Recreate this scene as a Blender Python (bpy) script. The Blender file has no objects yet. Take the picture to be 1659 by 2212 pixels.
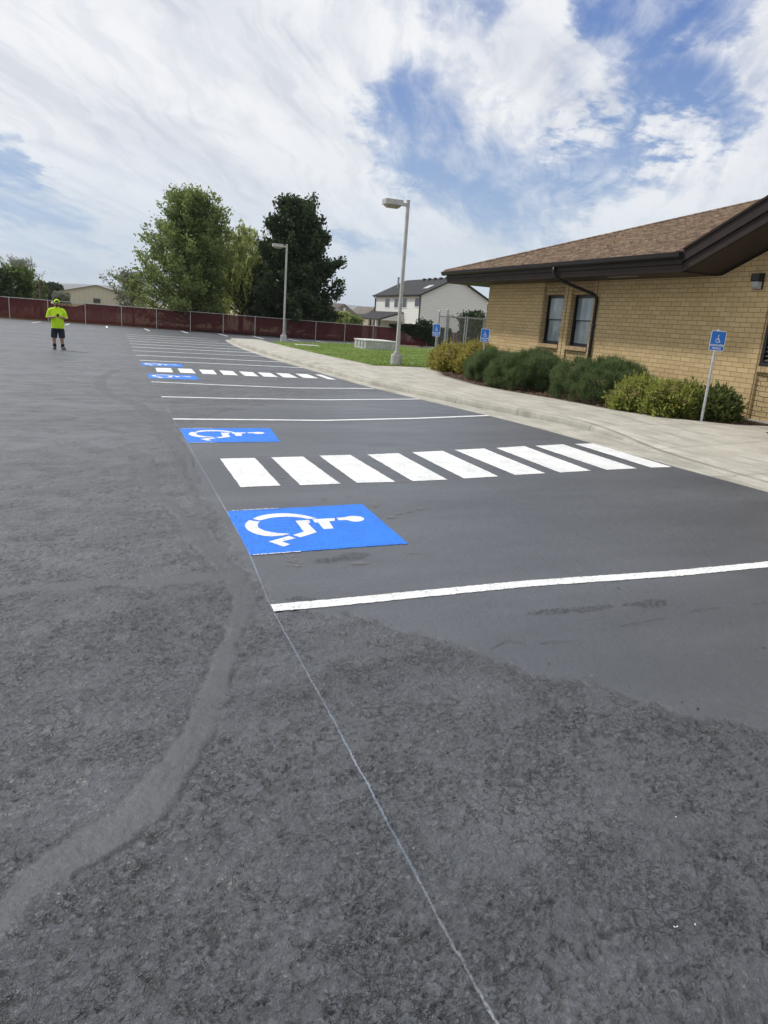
import bpy, bmesh, math, random
import numpy as np
from mathutils import Vector, Matrix
D = bpy.data
SC = bpy.context.scene
COL = SC.collection
rad = math.radians

# ------------------------------------------------------------------ camera
R = np.array([0.93573, -0.34556, 0.07030]); U = np.array([0.0230, 0.2650, 0.9640]); Fw = np.array([0.3525, 0.9001, -0.2556])
f_, pit, rol, yaw, CH = 1557.05, 0.2584, 0.0751, 0.3732, 1.7377
cy, sy, cp, sp = math.cos(yaw), math.sin(yaw), math.cos(pit), math.sin(pit)
Fw = np.array([sy*cp, cy*cp, -sp]); R0 = np.array([cy, -sy, 0.0]); U0 = np.cross(R0, Fw)
cr, sr = math.cos(rol), math.sin(rol)
R = R0*cr + U0*sr; U = -R0*sr + U0*cr
cd = D.cameras.new('camera'); cam = D.objects.new('camera', cd); COL.objects.link(cam); SC.camera = cam
cam.matrix_world = Matrix(((R[0], U[0], -Fw[0], 0), (R[1], U[1], -Fw[1], 0), (R[2], U[2], -Fw[2], CH), (0, 0, 0, 1)))
cd.sensor_fit = 'HORIZONTAL'; cd.sensor_width = 36.0; cd.lens = 36.0*f_/1659.0
cd.clip_start = 0.05; cd.clip_end = 20000

# ------------------------------------------------------------------ view
vs = SC.view_settings
vs.view_transform = 'Standard'; vs.look = 'None'; vs.gamma = 1; vs.exposure = 0.33
try: vs.use_curve_mapping = False
except Exception: pass
SC.cycles.max_bounces = 6
SC.cycles.transparent_max_bounces = 12

# ------------------------------------------------------------------ sun
SUN = Vector((-0.47, 0.50, 0.80)).normalized()
SUN_EL = math.asin(SUN.z); SUN_AZ = math.atan2(SUN.x, SUN.y)      # azimuth from +y toward +x
sl = D.lights.new('sun', 'SUN'); sl.energy = 2.5; sl.angle = rad(5); sl.color = (1.0, 0.965, 0.90)
so = D.objects.new('sun', sl); COL.objects.link(so)
so.rotation_euler = SUN.to_track_quat('Z', 'Y').to_euler(); so.location = (-20, 20, 40)

# ------------------------------------------------------------------ node helpers
class NT:
    def __init__(s, tree): s.t = tree; s.n = tree.nodes; s.l = tree.links
    def new(s, typ, **kw):
        n = s.n.new(typ)
        for k, v in kw.items(): setattr(n, k, v)
        return n
    def put(s, sock, v):
        if v is None: return
        if isinstance(v, bpy.types.NodeSocket): s.l.new(v, sock)
        elif isinstance(v, (tuple, list)) and len(v) == 3 and sock.type == 'RGBA': sock.default_value = (*v, 1)
        else: sock.default_value = v
    def math(s, op, a, b=None, c=None, clamp=False):
        n = s.new('ShaderNodeMath', operation=op, use_clamp=clamp)
        s.put(n.inputs[0], a); s.put(n.inputs[1], b); s.put(n.inputs[2], c)
        return n.outputs[0]
    def vmath(s, op, a, b=None, scale=None):
        n = s.new('ShaderNodeVectorMath', operation=op)
        s.put(n.inputs[0], a); s.put(n.inputs[1], b)
        if scale is not None: s.put(n.inputs['Scale'], scale)
        return n.outputs['Value'] if op in ('DOT_PRODUCT', 'LENGTH') else n.outputs['Vector']
    def mix(s, f, a, b, mode='MIX'):
        n = s.new('ShaderNodeMix', data_type='RGBA', blend_type=mode)
        s.put(n.inputs[0], f); s.put(n.inputs[6], a); s.put(n.inputs[7], b)
        return n.outputs[2]
    def noise(s, vec, scale, detail=3, rough=0.55, dist=0.0, w=None):
        n = s.new('ShaderNodeTexNoise')
        s.put(n.inputs['Vector'], vec); n.inputs['Scale'].default_value = scale
        n.inputs['Detail'].default_value = detail; n.inputs['Roughness'].default_value = rough
        n.inputs['Distortion'].default_value = dist
        return n.outputs['Fac']
    def ramp(s, x, a, b, smooth=True):
        n = s.new('ShaderNodeMapRange'); n.interpolation_type = 'SMOOTHSTEP' if smooth else 'LINEAR'
        s.put(n.inputs[0], x); n.inputs[1].default_value = a; n.inputs[2].default_value = b
        return n.outputs[0]
    def mapping(s, vec, scale=(1, 1, 1), rot=(0, 0, 0), loc=(0, 0, 0)):
        n = s.new('ShaderNodeMapping'); s.put(n.inputs[0], vec)
        n.inputs['Scale'].default_value = scale; n.inputs['Rotation'].default_value = rot; n.inputs['Location'].default_value = loc
        return n.outputs[0]
    def comb(s, x, y, z=0.0):
        n = s.new('ShaderNodeCombineXYZ'); s.put(n.inputs[0], x); s.put(n.inputs[1], y); s.put(n.inputs[2], z)
        return n.outputs[0]
    def sep(s, v):
        n = s.new('ShaderNodeSeparateXYZ'); s.put(n.inputs[0], v); return n.outputs
    def bump(s, h, dist=0.01, strength=1.0, normal=None):
        n = s.new('ShaderNodeBump'); s.put(n.inputs['Height'], h)
        n.inputs['Distance'].default_value = dist; s.put(n.inputs['Strength'], strength); s.put(n.inputs['Normal'], normal)
        return n.outputs[0]
    def attr(s, name):
        n = s.new('ShaderNodeAttribute'); n.attribute_name = name; return n.outputs
    def pos(s): return s.new('ShaderNodeNewGeometry').outputs['Position']

def mat(name, color=(.5, .5, .5), rough=.6, metal=0.0, spec=.5):
    m = D.materials.new(name); m.use_nodes = True
    t = NT(m.node_tree); b = m.node_tree.nodes['Principled BSDF']
    b.inputs['Base Color'].default_value = (*color, 1); b.inputs['Roughness'].default_value = rough
    b.inputs['Metallic'].default_value = metal; b.inputs['Specular IOR Level'].default_value = spec
    return m, t, b

def noisy(name, color, var=.25, scale=6.0, rough=.6, metal=0.0, bump=0.0, bscale=60., spec=.5, color2=None, detail=4):
    m, t, b = mat(name, color, rough, metal, spec)
    p = t.pos(); n = t.noise(p, scale, detail, .6)
    c2 = color2 or tuple(c*(1-var) for c in color)
    c1 = color if color2 else tuple(min(1, c*(1+var)) for c in color)
    t.put(b.inputs['Base Color'], t.mix(t.ramp(n, .3, .7), c2, c1))
    if bump: t.put(b.inputs['Normal'], t.bump(t.noise(p, bscale, 4, .6), bump))
    return m

# ------------------------------------------------------------------ world sky
def pray(x, y):
    d = (x-829.5)*R/f_ - (y-1106)*U/f_ + Fw
    return d/np.linalg.norm(d)
W = D.worlds.new('World'); SC.world = W; W.use_nodes = True
wt = NT(W.node_tree); W.node_tree.nodes.clear()
wo = wt.new('ShaderNodeOutputWorld'); bg = wt.new('ShaderNodeBackground')
sky = wt.new('ShaderNodeTexSky', sky_type='NISHITA')
sky.sun_disc = False; sky.sun_elevation = SUN_EL; sky.sun_rotation = SUN_AZ; sky.air_density = 1.0; sky.dust_density = .6; sky.ozone_density = 1.5
dirv = wt.new('ShaderNodeTexCoord').outputs['Generated']
dx, dy, dz = wt.sep(dirv)
zz = wt.math('ADD', wt.math('MAXIMUM', dz, 0.0), 0.16)
pl = wt.comb(wt.math('DIVIDE', dx, zz), wt.math('DIVIDE', dy, zz), 0.0)
# streaked cirrus coordinates
warp = wt.noise(pl, 1.1, 3, .5)
st = wt.mapping(wt.mapping(pl, rot=(0, 0, rad(-44))), scale=(.40, 1.15, 1))
st = wt.vmath('ADD', st, wt.comb(wt.math('MULTIPLY', warp, .8), wt.math('MULTIPLY', warp, .5), 0.0))
n1 = wt.noise(st, 1.3, 7, .52)
n2 = wt.noise(wt.vmath('ADD', st, (5.3, 1.7, 0)), 3.6, 8, .62)
n3 = wt.noise(wt.mapping(pl, scale=(1, 1, 1), loc=(3, 7, 0)), 5.0, 8, .66)
cov = wt.math('ADD', wt.math('MULTIPLY', n1, .45), wt.math('ADD', wt.math('MULTIPLY', n2, .36), wt.math('MULTIPLY', n3, .19)))
cov = wt.math('MULTIPLY', wt.math('SUBTRACT', cov, .5), 2.0)
wd = wt.vmath('ADD', dirv, wt.vmath('SCALE', wt.vmath('SUBTRACT', wt.comb(n3, n2, n1), (.5, .5, .5)), scale=.16))
wd = wt.vmath('NORMALIZE', wd)
def blob(x, y, r):
    d = pray(x, y); dt = wt.vmath('DOT_PRODUCT', wd, tuple(float(v) for v in d))
    a = math.atan(r/f_)
    return wt.ramp(dt, math.cos(a*1.35), math.cos(a*.25))
hole = None
for x, y, r, w_ in [(905, 275, 110, 1.0), (960, 330, 130, 1.1), (1060, 380, 120, 1.15), (1160, 420, 115, 1.1), (1250, 330, 90, 1.0), (1330, 300, 110, 1.1),
                (1440, 270, 120, 1.15), (1530, 240, 90, 1.0), (1320, 45, 75, 1.05), (1420, 30, 100, 1.1), (1540, 10, 80, .9), (1600, 130, 60, .4), (1450, 90, 60, .6), (20, 352, 60, 1.2), (60, 455, 90, .95), (130, 510, 110, .9), (240, 520, 80, .7),
                (170, 500, 100, .45), (250, 470, 80, .4), (60, 540, 120, .4), (770, 540, 42, .8), (715, 532, 30, .7), (840, 552, 36, .6), (1010, 50, 80, .5),
                (1250, 190, 55, .35), (1640, 180, 70, .4), (1240, 400, 60, .6)]:
    b_ = wt.math('MULTIPLY', blob(x, y, r), w_)
    hole = b_ if hole is None else wt.math('MAXIMUM', hole, b_)
thick = wt.math('SUBTRACT', wt.math('ADD', .74, wt.math('MULTIPLY', cov, 1.6)), wt.math('MULTIPLY', hole, .90))
puff = wt.math('MULTIPLY', blob(1275, 265, 60), .75)
puff2 = wt.math('MULTIPLY', blob(1470, 322, 75), .8)
thick = wt.math('ADD', thick, wt.math('MULTIPLY', wt.math('ADD', puff, puff2), wt.ramp(n3, .38, .58)))
wisp = wt.noise(wt.mapping(wt.mapping(wt.vmath('ADD', pl, wt.comb(wt.math('MULTIPLY', warp, .5), wt.math('MULTIPLY', n2, .25), 0.0)), rot=(0, 0, rad(-62))), scale=(.9, 4.6, 1)), 2.1, 8, .64)
thick = wt.math('ADD', thick, wt.math('MULTIPLY', wt.math('SUBTRACT', wisp, .47), 1.15))
thick = wt.math('ADD', thick, wt.math('MULTIPLY', wt.ramp(dz, .20, .04), .22))
alpha = wt.ramp(thick, -.38, .62)
grey = wt.ramp(wt.noise(wt.mapping(st, loc=(9, 2, 0)), 1.3, 6, .55), .42, .66)
grey = wt.math('ADD', wt.math('MULTIPLY', grey, .6), wt.math('MULTIPLY', wt.ramp(wisp, .58, .38), .4))
ccol = wt.mix(grey, (.735, .745, .765), (.50, .53, .595))
hz = wt.ramp(dz, .0, .24)
ccol = wt.mix(hz, (.52, .59, .665), ccol)
blue = wt.mix(wt.ramp(dz, 0.02, .42), (.31, .43, .61), (.075, .165, .44))
skyc = wt.vmath('SCALE', sky.outputs[0], scale=.07)
blue = wt.mix(.85, skyc, blue)
up_ = wt.mix(alpha, blue, ccol)
fin = wt.mix(wt.ramp(dz, -.02, .0), (.22, .21, .19), up_)
wt.put(bg.inputs[0], fin); bg.inputs[1].default_value = 1.0
wt.l.new(bg.outputs[0], wo.inputs[0])

# ------------------------------------------------------------------ ground height
KX, XC = 0.0163544, 0.8985
def Gv(x, y):
    x = np.asarray(x, float); y = np.asarray(y, float)
    A = KX*np.clip(x-XC, -9, 14)
    B = -.19-.005*(np.clip(x, -40, 60)+7)
    t = np.clip((y-26)/38.0, 0, 1)
    return A*(1-t)+B*t
def G(x, y): return float(Gv(x, y))
def hit(px, py, off=0.0):
    """point of the ground seen in that direction (used for laying out markings and plants)"""
    d = (px-829.5)*R/f_ - (py-1106)*U/f_ + Fw
    t = .4
    for _ in range(20000):
        p = d*t; z = p[2]+CH
        if z < G(p[0], p[1])+off: break
        t += .01+t*.0015
    return float(p[0]), float(p[1])

# ------------------------------------------------------------------ mesh helpers
def tag(o, label=None, cat=None, group=None, kind=None):
    if label: o['label'] = label
    if cat: o['category'] = cat
    if group: o['group'] = group
    if kind: o['kind'] = kind
    return o
def empty(name, loc, label, cat, group=None, rz=0.0):
    o = D.objects.new(name, None); COL.objects.link(o); o.location = loc; o.rotation_euler[2] = rz
    o.empty_display_size = .2
    return tag(o, label, cat, group)
def org(o):
    v = Vector((0, 0, 0))
    while o is not None: v += o.location; o = o.parent
    return v
class MB:
    def __init__(s): s.v = []; s.f = []
    def add(s, vs_, fs):
        n = len(s.v); s.v += [tuple(v) for v in vs_]; s.f += [tuple(i+n for i in f) for f in fs]; return s
    def box(s, lo, hi, M=None):
        x0, y0, z0 = lo; x1, y1, z1 = hi
        vs_ = [(x0, y0, z0), (x1, y0, z0), (x1, y1, z0), (x0, y1, z0), (x0, y0, z1), (x1, y0, z1), (x1, y1, z1), (x0, y1, z1)]
        if M is not None: vs_ = [tuple(M @ Vector(v)) for v in vs_]
        return s.add(vs_, [(0, 3, 2, 1), (4, 5, 6, 7), (0, 1, 5, 4), (1, 2, 6, 5), (2, 3, 7, 6), (3, 0, 4, 7)])
    def tube(s, pts, r, n=8, caps=True):
        pts = [Vector(p) for p in pts]; k = len(pts)
        rs = r if isinstance(r, (list, tuple)) else [r]*k
        prev = None; rings = []
        for i, p in enumerate(pts):
            a = pts[max(0, i-1)]; b = pts[min(k-1, i+1)]; d = (b-a).normalized()
            if prev is None:
                u = d.orthogonal().normalized()
            else: u = (prev-d*prev.dot(d)).normalized()
            prev = u; w = d.cross(u)
            rings.append([p+(u*math.cos(2*math.pi*j/n)+w*math.sin(2*math.pi*j/n))*rs[i] for j in range(n)])
        vs_ = [v for rg in rings for v in rg]; fs = []
        for i in range(k-1):
            for j in range(n):
                fs.append((i*n+j, i*n+(j+1) % n, (i+1)*n+(j+1) % n, (i+1)*n+j))
        if caps: fs += [tuple(range(n-1, -1, -1)), tuple(range((k-1)*n, k*n))]
        return s.add(vs_, fs)
    def prism(s, poly, axis, a, b):
        """poly of 2-D points extruded along axis ('x','y','z') from a to b"""
        def P(p, w): return {'x': (w, p[0], p[1]), 'y': (p[0], w, p[1]), 'z': (p[0], p[1], w)}[axis]
        n = len(poly)
        fs = [tuple(range(n)), tuple(range(2*n-1, n-1, -1))]+[(i, n+i, n+(i+1) % n, (i+1) % n) for i in range(n)]
        return s.add([P(p, a) for p in poly]+[P(p, b) for p in poly], fs)
    def slab(s, top, th):
        """a roof or board panel: polygon of 3-D points with thickness straight down"""
        n = len(top)
        return s.add(list(top)+[(p[0], p[1], p[2]-th) for p in top],
                     [tuple(range(n)), tuple(range(2*n-1, n-1, -1))]+[(i, n+i, n+(i+1) % n, (i+1) % n) for i in range(n)])
    def build(s, name, m, parent=None, smooth=False, bevel=0.0, fix=True):
        me = D.meshes.new(name); o = D.objects.new(name, me); COL.objects.link(o)
        ofs = Vector((0, 0, 0))
        if parent is not None:
            o.parent = parent; ofs = org(parent)
        me.from_pydata([(v[0]-ofs.x, v[1]-ofs.y, v[2]-ofs.z) for v in s.v], [], s.f)
        if fix:
            bm = bmesh.new(); bm.from_mesh(me); bmesh.ops.recalc_face_normals(bm, faces=bm.faces); bm.to_mesh(me); bm.free()
        me.materials.append(m)
        if smooth:
            for p in me.polygons: p.use_smooth = True
        if bevel:
            b = o.modifiers.new('bevel', 'BEVEL'); b.width = bevel; b.segments = 2; b.limit_method = 'ANGLE'
        return o
def npmesh(name, verts, faces, m, parent=None, smooth=False):
    """fast mesh from numpy arrays; faces (n,k)"""
    me = D.meshes.new(name); o = D.objects.new(name, me); COL.objects.link(o)
    verts = np.asarray(verts, float)
    if parent is not None:
        o.parent = parent; verts = verts-np.array(org(parent))
    faces = np.asarray(faces, np.int32); k = faces.shape[1]
    me.vertices.add(len(verts)); me.vertices.foreach_set('co', verts.ravel())
    me.loops.add(faces.size); me.loops.foreach_set('vertex_index', faces.ravel())
    me.polygons.add(len(faces)); me.polygons.foreach_set('loop_start', np.arange(len(faces), dtype=np.int32)*k)
    me.polygons.foreach_set('loop_total', np.full(len(faces), k, np.int32))
    if smooth: me.polygons.foreach_set('use_smooth', np.ones(len(faces), bool))
    me.update(calc_edges=True); me.materials.append(m)
    return o
def attr(o, name, vals, typ='FLOAT'):
    a = o.data.attributes.new(name, typ, 'POINT'); a.data.foreach_set('value', np.asarray(vals, np.float32))
def grid(name, X, Y, Z, m, parent=None, smooth=True):
    ny, nx = X.shape
    v = np.stack([X.ravel(), Y.ravel(), Z.ravel()], 1)
    i = np.arange((ny-1)*(nx-1)); r = i//(nx-1); c = i % (nx-1); a = r*nx+c
    return npmesh(name, v, np.stack([a, a+1, a+nx+1, a+nx], 1), m, parent, smooth)

# distance from points to polyline
def dist_poly(x, y, pts):
    d = np.full(x.shape, 1e9); along = np.zeros(x.shape); L = 0
    for (ax, ay), (bx, by) in zip(pts[:-1], pts[1:]):
        vx, vy = bx-ax, by-ay; l2 = vx*vx+vy*vy
        t = np.clip(((x-ax)*vx+(y-ay)*vy)/l2, 0, 1)
        dd = np.hypot(x-ax-t*vx, y-ay-t*vy); k = dd < d
        d = np.where(k, dd, d); along = np.where(k, L+t*math.sqrt(l2), along); L += math.sqrt(l2)
    return d, along
def inside(x, y, poly):
    c = np.zeros(x.shape, bool); n = len(poly)
    for i in range(n):
        x1, y1 = poly[i]; x2, y2 = poly[(i+1) % n]
        if y1 == y2: continue
        k = ((y1 > y) != (y2 > y)) & (x < (x2-x1)*(y-y1)/(y2-y1)+x1); c ^= k
    return c
rng = np.random.default_rng(7)
def vnoise(x, y, s, seed):
    """cheap smooth value noise"""
    r = np.random.default_rng(seed); T = r.random((256, 256))
    u = x*s; v = y*s; i = np.floor(u).astype(int); j = np.floor(v).astype(int); a = u-i; b = v-j
    a = a*a*(3-2*a); b = b*b*(3-2*b); g = lambda p, q: T[p % 256, q % 256]
    return (g(i, j)*(1-a)+g(i+1, j)*a)*(1-b)+(g(i, j+1)*(1-a)+g(i+1, j+1)*a)*b

# ================================================================== GROUND
# --- asphalt
band1 = [hit(*p) for p in [(-120, 2090), (0, 1985), (110, 1885), (250, 1800), (330, 1735), (395, 1640), (440, 1560), (470, 1460), (510, 1360), (535, 1290), (505, 1240),
                           (440, 1180), (390, 1110), (335, 1065), (313, 1020), (325, 990)]]
band2 = [hit(*p) for p in [(-60, 1283), (60, 1272), (200, 1262), (350, 1257), (505, 1240)]]
band3 = [hit(*p) for p in [(-40, 1069), (0, 1065), (120, 1056), (240, 1048), (318, 1045)]]
band4 = [hit(*p) for p in [(410, 1040), (395, 985), (372, 950), (345, 912), (300, 875), (240, 855), (217, 836), (222, 815), (250, 800)]]
band5 = [hit(*p) for p in [(0, 850), (140, 853), (250, 856), (349, 858)]]
band6 = [hit(*p) for p in [(390, 975), (400, 1030), (420, 1075), (430, 1120), (470, 1190), (510, 1240)]]
smoothp = [hit(*p) for p in [(640, 1322), (720, 1326), (850, 1362), (1000, 1400), (1130, 1452), (1300, 1492), (1450, 1537), (1600, 1577), (1700, 1605)]]
smoothp += [(7.6, 1.0), (8.6, 1.0), (8.6, 16)]
smoothp += [hit(*p) for p in [(980, 846), (900, 842), (790, 848), (700, 856), (620, 866), (552, 880), (480, 892), (425, 905), (376, 958), (400, 1010), (440, 1080), (500, 1180), (545, 1250), (585, 1308)]]
crackp = [hit(*p) for p in [(1065, 1402), (1100, 1385), (1160, 1393), (1210, 1388), (1265, 1382), (1285, 1365), (1400, 1343), (1520, 1318), (1700, 1300)]]

ys_ = np.concatenate([np.linspace(-14, .2, 30), np.geomspace(.45, 1.15, 40)[:-1], np.geomspace(1.15, 7.5, 640)[:-1], np.geomspace(7.5, 64.35, 300)])
us = np.concatenate([np.linspace(-7, -.95, 30), np.linspace(-.9, 1.3, 760), np.linspace(1.45, 6, 24)])
UU, YY = np.meshgrid(us, ys_)
XX = UU*(np.maximum(YY, 0)+2.0)*.72
ZZ = Gv(XX, YY)
def masks(x, y):
    sm = inside(x, y, smoothp)
    dsm, _ = dist_poly(x, y, smoothp+smoothp[:1])
    sd = np.where(sm, dsm, -dsm)+(vnoise(x, y, 9, 3)-.5)*.10+(vnoise(x, y, 30, 4)-.5)*.05
    s = np.clip(sd/.11+.5, 0, 1)
    edge = np.exp(-(sd/.035)**2)
    b = np.zeros(x.shape); be = np.zeros(x.shape)
    for bd, w in ((band1, .070), (band2, .085), (band3, .08), (band4, .11), (band5, .09), (band6, .05)):
        d, a = dist_poly(x, y, bd)
        d = d+(vnoise(x, y, 3, 5)-.5)*.06+(vnoise(x, y, 14, 6)-.5)*.03
        b = np.maximum(b, np.clip((w-d)/.05+.5, 0, 1)); be = np.maximum(be, np.exp(-((d-w)/.018)**2)*np.clip(vnoise(x, y, 4, 11)*2-.7, 0, 1))
    dc, _ = dist_poly(x, y, crackp)
    dc = np.abs(dc+(vnoise(x, y, 8, 8)-.5)*.04)
    ck = np.exp(-(dc/.009)**2)*.6
    return s, b, be, ck, edge
def fbm(x, y, s, seed, octv=4, g=.55):
    a = 1.0; t = 0; v = 0
    for k in range(octv):
        c_, q_ = math.cos(k*.9+.3), math.sin(k*.9+.3)
        v = v+a*vnoise(x*c_-y*q_+17.3*k, x*q_+y*c_+5.1*k, s*2**k, seed+k); t += a; a *= g
    return v/t
def sstep(v, a, b): v = np.clip((v-a)/(b-a), 0, 1); return v*v*(3-2*v)
def relief(x, y, rough):
    """worn, lumpy old asphalt under the sealer: plaques, grit and open crevices (all below the smooth patch)"""
    near = np.clip((10.5-y)/5.0, 0, 1)*np.clip((9-np.abs(x-1))/2, 0, 1)
    wx = x+(fbm(x, y, 5, 301, 2)-.5)*.10; wy = y+(fbm(x, y, 5, 311, 2)-.5)*.10
    patch = sstep(fbm(x, y, 1.9, 321, 4, .6), .42, .60)
    pl_ = sstep(fbm(wx, wy, 20, 331, 4, .58), .36, .60)
    gr = fbm(x, y, 62, 341, 2)
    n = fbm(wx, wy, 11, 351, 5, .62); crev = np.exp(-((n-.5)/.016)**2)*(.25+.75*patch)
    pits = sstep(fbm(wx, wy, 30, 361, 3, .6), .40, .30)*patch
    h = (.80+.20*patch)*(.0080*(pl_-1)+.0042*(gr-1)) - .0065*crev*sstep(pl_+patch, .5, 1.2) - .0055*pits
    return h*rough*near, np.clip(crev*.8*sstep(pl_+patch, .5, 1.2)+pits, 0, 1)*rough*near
s_, b_, be_, ck_, ed_ = masks(XX, YY)
rough_ = np.clip(1-s_*.93-b_*.85, 0, 1)
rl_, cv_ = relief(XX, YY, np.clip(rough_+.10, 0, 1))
ZZ = ZZ + rl_ + b_*.002 - be_*.006 - ck_*.004
am, t, b = mat('asphalt_sealed', (.05, .05, .052), .5)
p = t.pos(); A = t.attr('rough_mask')[2]; Bd = t.attr('band_mask')[2]; Ed = t.attr('edge_mask')[2]; Ck = t.attr('crack_mask')[2]
pst = t.mapping(p, scale=(.42, 1, 1), rot=(0, 0, rad(-12)))
big = t.noise(p, .9, 4, .6); mid = t.noise(pst, 3.2, 4, .62); far = t.noise(t.mapping(p, scale=(.25, 1, 1), rot=(0, 0, rad(4))), .7, 5, .6)
lump = t.noise(p, 24, 6, .66, .35); lump2 = t.noise(p, 62, 4, .68, .3); fine = t.noise(p, 210, 2, .5)
vor = t.new('ShaderNodeTexVoronoi', feature='SMOOTH_F1'); t.put(vor.inputs['Vector'], t.vmath('ADD', p, t.vmath('SCALE', t.comb(lump, lump2, 0.0), scale=.02))); vor.inputs['Scale'].default_value = 55
pit_n = t.noise(p, 58, 5, .72, .6)
patchy = t.math('MULTIPLY', A, t.ramp(t.math('ADD', t.math('MULTIPLY', mid, .5), t.math('MULTIPLY', t.noise(p, 1.9, 5, .68), .5)), .38, .56))                       # rough in patches
amp = t.math('ADD', t.math('MULTIPLY', patchy, .30), t.math('ADD', t.math('MULTIPLY', A, .60), .18))
# pits and crevices open between lumps
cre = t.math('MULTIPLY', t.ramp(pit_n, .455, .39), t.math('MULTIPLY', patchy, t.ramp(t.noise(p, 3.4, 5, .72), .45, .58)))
hgt = t.math('ADD', t.math('MULTIPLY', t.ramp(lump, .34, .60), .62), t.math('ADD', t.math('MULTIPLY', t.ramp(lump2, .34, .64), .34), t.math('MULTIPLY', vor.outputs['Distance'], .35)))
hgt = t.math('SUBTRACT', t.math('MULTIPLY', hgt, amp), t.math('MULTIPLY', cre, .9))
ve = t.new('ShaderNodeTexVoronoi', feature='DISTANCE_TO_EDGE'); t.put(ve.inputs['Vector'], t.vmath('ADD', p, t.vmath('SCALE', t.comb(t.noise(p, 9, 4, .7), t.noise(p, 11, 4, .7), 0.0), scale=.16))); ve.inputs['Scale'].default_value = 17
crk = t.math('MULTIPLY', t.ramp(ve.outputs['Distance'], .05, .012), t.math('MULTIPLY', A, t.ramp(t.noise(p, 2.3, 5, .75), .50, .60)))
hgt = t.math('SUBTRACT', hgt, t.math('MULTIPLY', crk, .9))
hgt = t.math('ADD', hgt, t.math('MULTIPLY', fine, .05))
hgt = t.math('SUBTRACT', hgt, t.math('MULTIPLY', t.math('ADD', Ck, t.math('MULTIPLY', Ed, .6)), .9))
nm = t.bump(hgt, .0085, 1.0)
nm = t.bump(t.noise(p, 4, 3, .5), .02, .25, nm)
t.put(b.inputs['Normal'], nm)
c = t.mix(t.ramp(big, .3, .7), (.054, .0600, .0725), (.062, .0680, .0810))
c = t.mix(t.math('MULTIPLY', t.ramp(far, .40, .64), .60), c, (.098, .106, .122))  # bright sheen of the lot painted into the colour as pale streaks
c = t.mix(t.math('MULTIPLY', Bd, .7), c, (.050, .0550, .0650))
c = t.mix(t.math('MULTIPLY', cre, .35), c, (.012, .012, .013))  # shade inside pits and cracks put into the colour
c = t.mix(t.math('MULTIPLY', t.math('MAXIMUM', crk, t.math('MULTIPLY', t.math('MAXIMUM', Ck, Ed), .6)), .55), c, (.014, .014, .016))
c = t.mix(t.math('MULTIPLY', t.attr('crevice_shade')[2], .62), c, (.016, .016, .018))  # shade down in the relief crevices, painted darker as well
spk = t.ramp(t.noise(p, 26, 1, .4), .86, .88)
t.put(b.inputs['Base Color'], c)
t.put(b.inputs['Roughness'], t.math('ADD', t.math('ADD', .38, t.math('MULTIPLY', Bd, .20)), t.math('MULTIPLY', t.ramp(mid, .3, .7), .10)))
b.inputs['Specular IOR Level'].default_value = .7
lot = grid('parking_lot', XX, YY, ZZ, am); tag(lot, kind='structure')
attr(lot, 'rough_mask', rough_.ravel()); attr(lot, 'band_mask', b_.ravel()); attr(lot, 'crevice_shade', cv_.ravel()); attr(lot, 'edge_mask', np.maximum(be_, ed_*(vnoise(XX, YY, 5, 21) > .45)).ravel()); attr(lot, 'crack_mask', ck_.ravel())

# --- terrain
tm, t, b = mat('dry_field', (.3, .24, .15), .95)
p = t.pos(); n = t.noise(p, .05, 6, .6); n_ = t.noise(p, 1.5, 5, .6)
yy = t.sep(p)[1]
c = t.mix(t.ramp(n, .4, .6), (.42, .33, .20), (.30, .25, .14)); c = t.mix(t.ramp(n_, .45, .75), c, (.16, .17, .075))
t.put(b.inputs['Base Color'], c)
ye = np.concatenate([np.linspace(-400, -20, 8), np.linspace(-15, 64, 12), np.geomspace(65, 6500, 60)])
xe = np.concatenate([-np.geomspace(6500, 45, 30), np.linspace(-40, 40, 21), np.geomspace(45, 6500, 30)])
X_, Y_ = np.meshgrid(xe, ye)
Z_ = np.where(Y_ < 64.4, Gv(X_, Y_)-.09, np.minimum(Gv(X_, 64.4)-.09, -.22)-.0045*np.clip(Y_-66, 0, 60))
Z_ = np.where(np.abs(X_) > 40, -.5, Z_)
tag(grid('terrain', X_, Y_, Z_, tm), kind='structure')
# a strip of weeds and dry ground along the outside of the fence
# --- distant hills
hm = noisy('hill_slopes', (.13, .125, .11), .15, .002, .95)
ang = np.linspace(rad(-60), rad(100), 260); rr = np.linspace(0, 1, 14)
AN, RR = np.meshgrid(ang, rr)
prof = 62+26*np.sin(AN*3.1+1.2)+14*np.sin(AN*8.3+.4)+6*np.sin(AN*21)
rad_ = 3600+1500*RR
hx = np.sin(AN)*rad_; hy = np.cos(AN)*rad_; hz_ = prof*np.sin(RR*math.pi*.5)**.8+5*np.sin(hx*.01)*np.sin(hy*.013)*RR-1.5
tag(grid('hills', hx, hy, hz_, hm), kind='structure')

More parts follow.
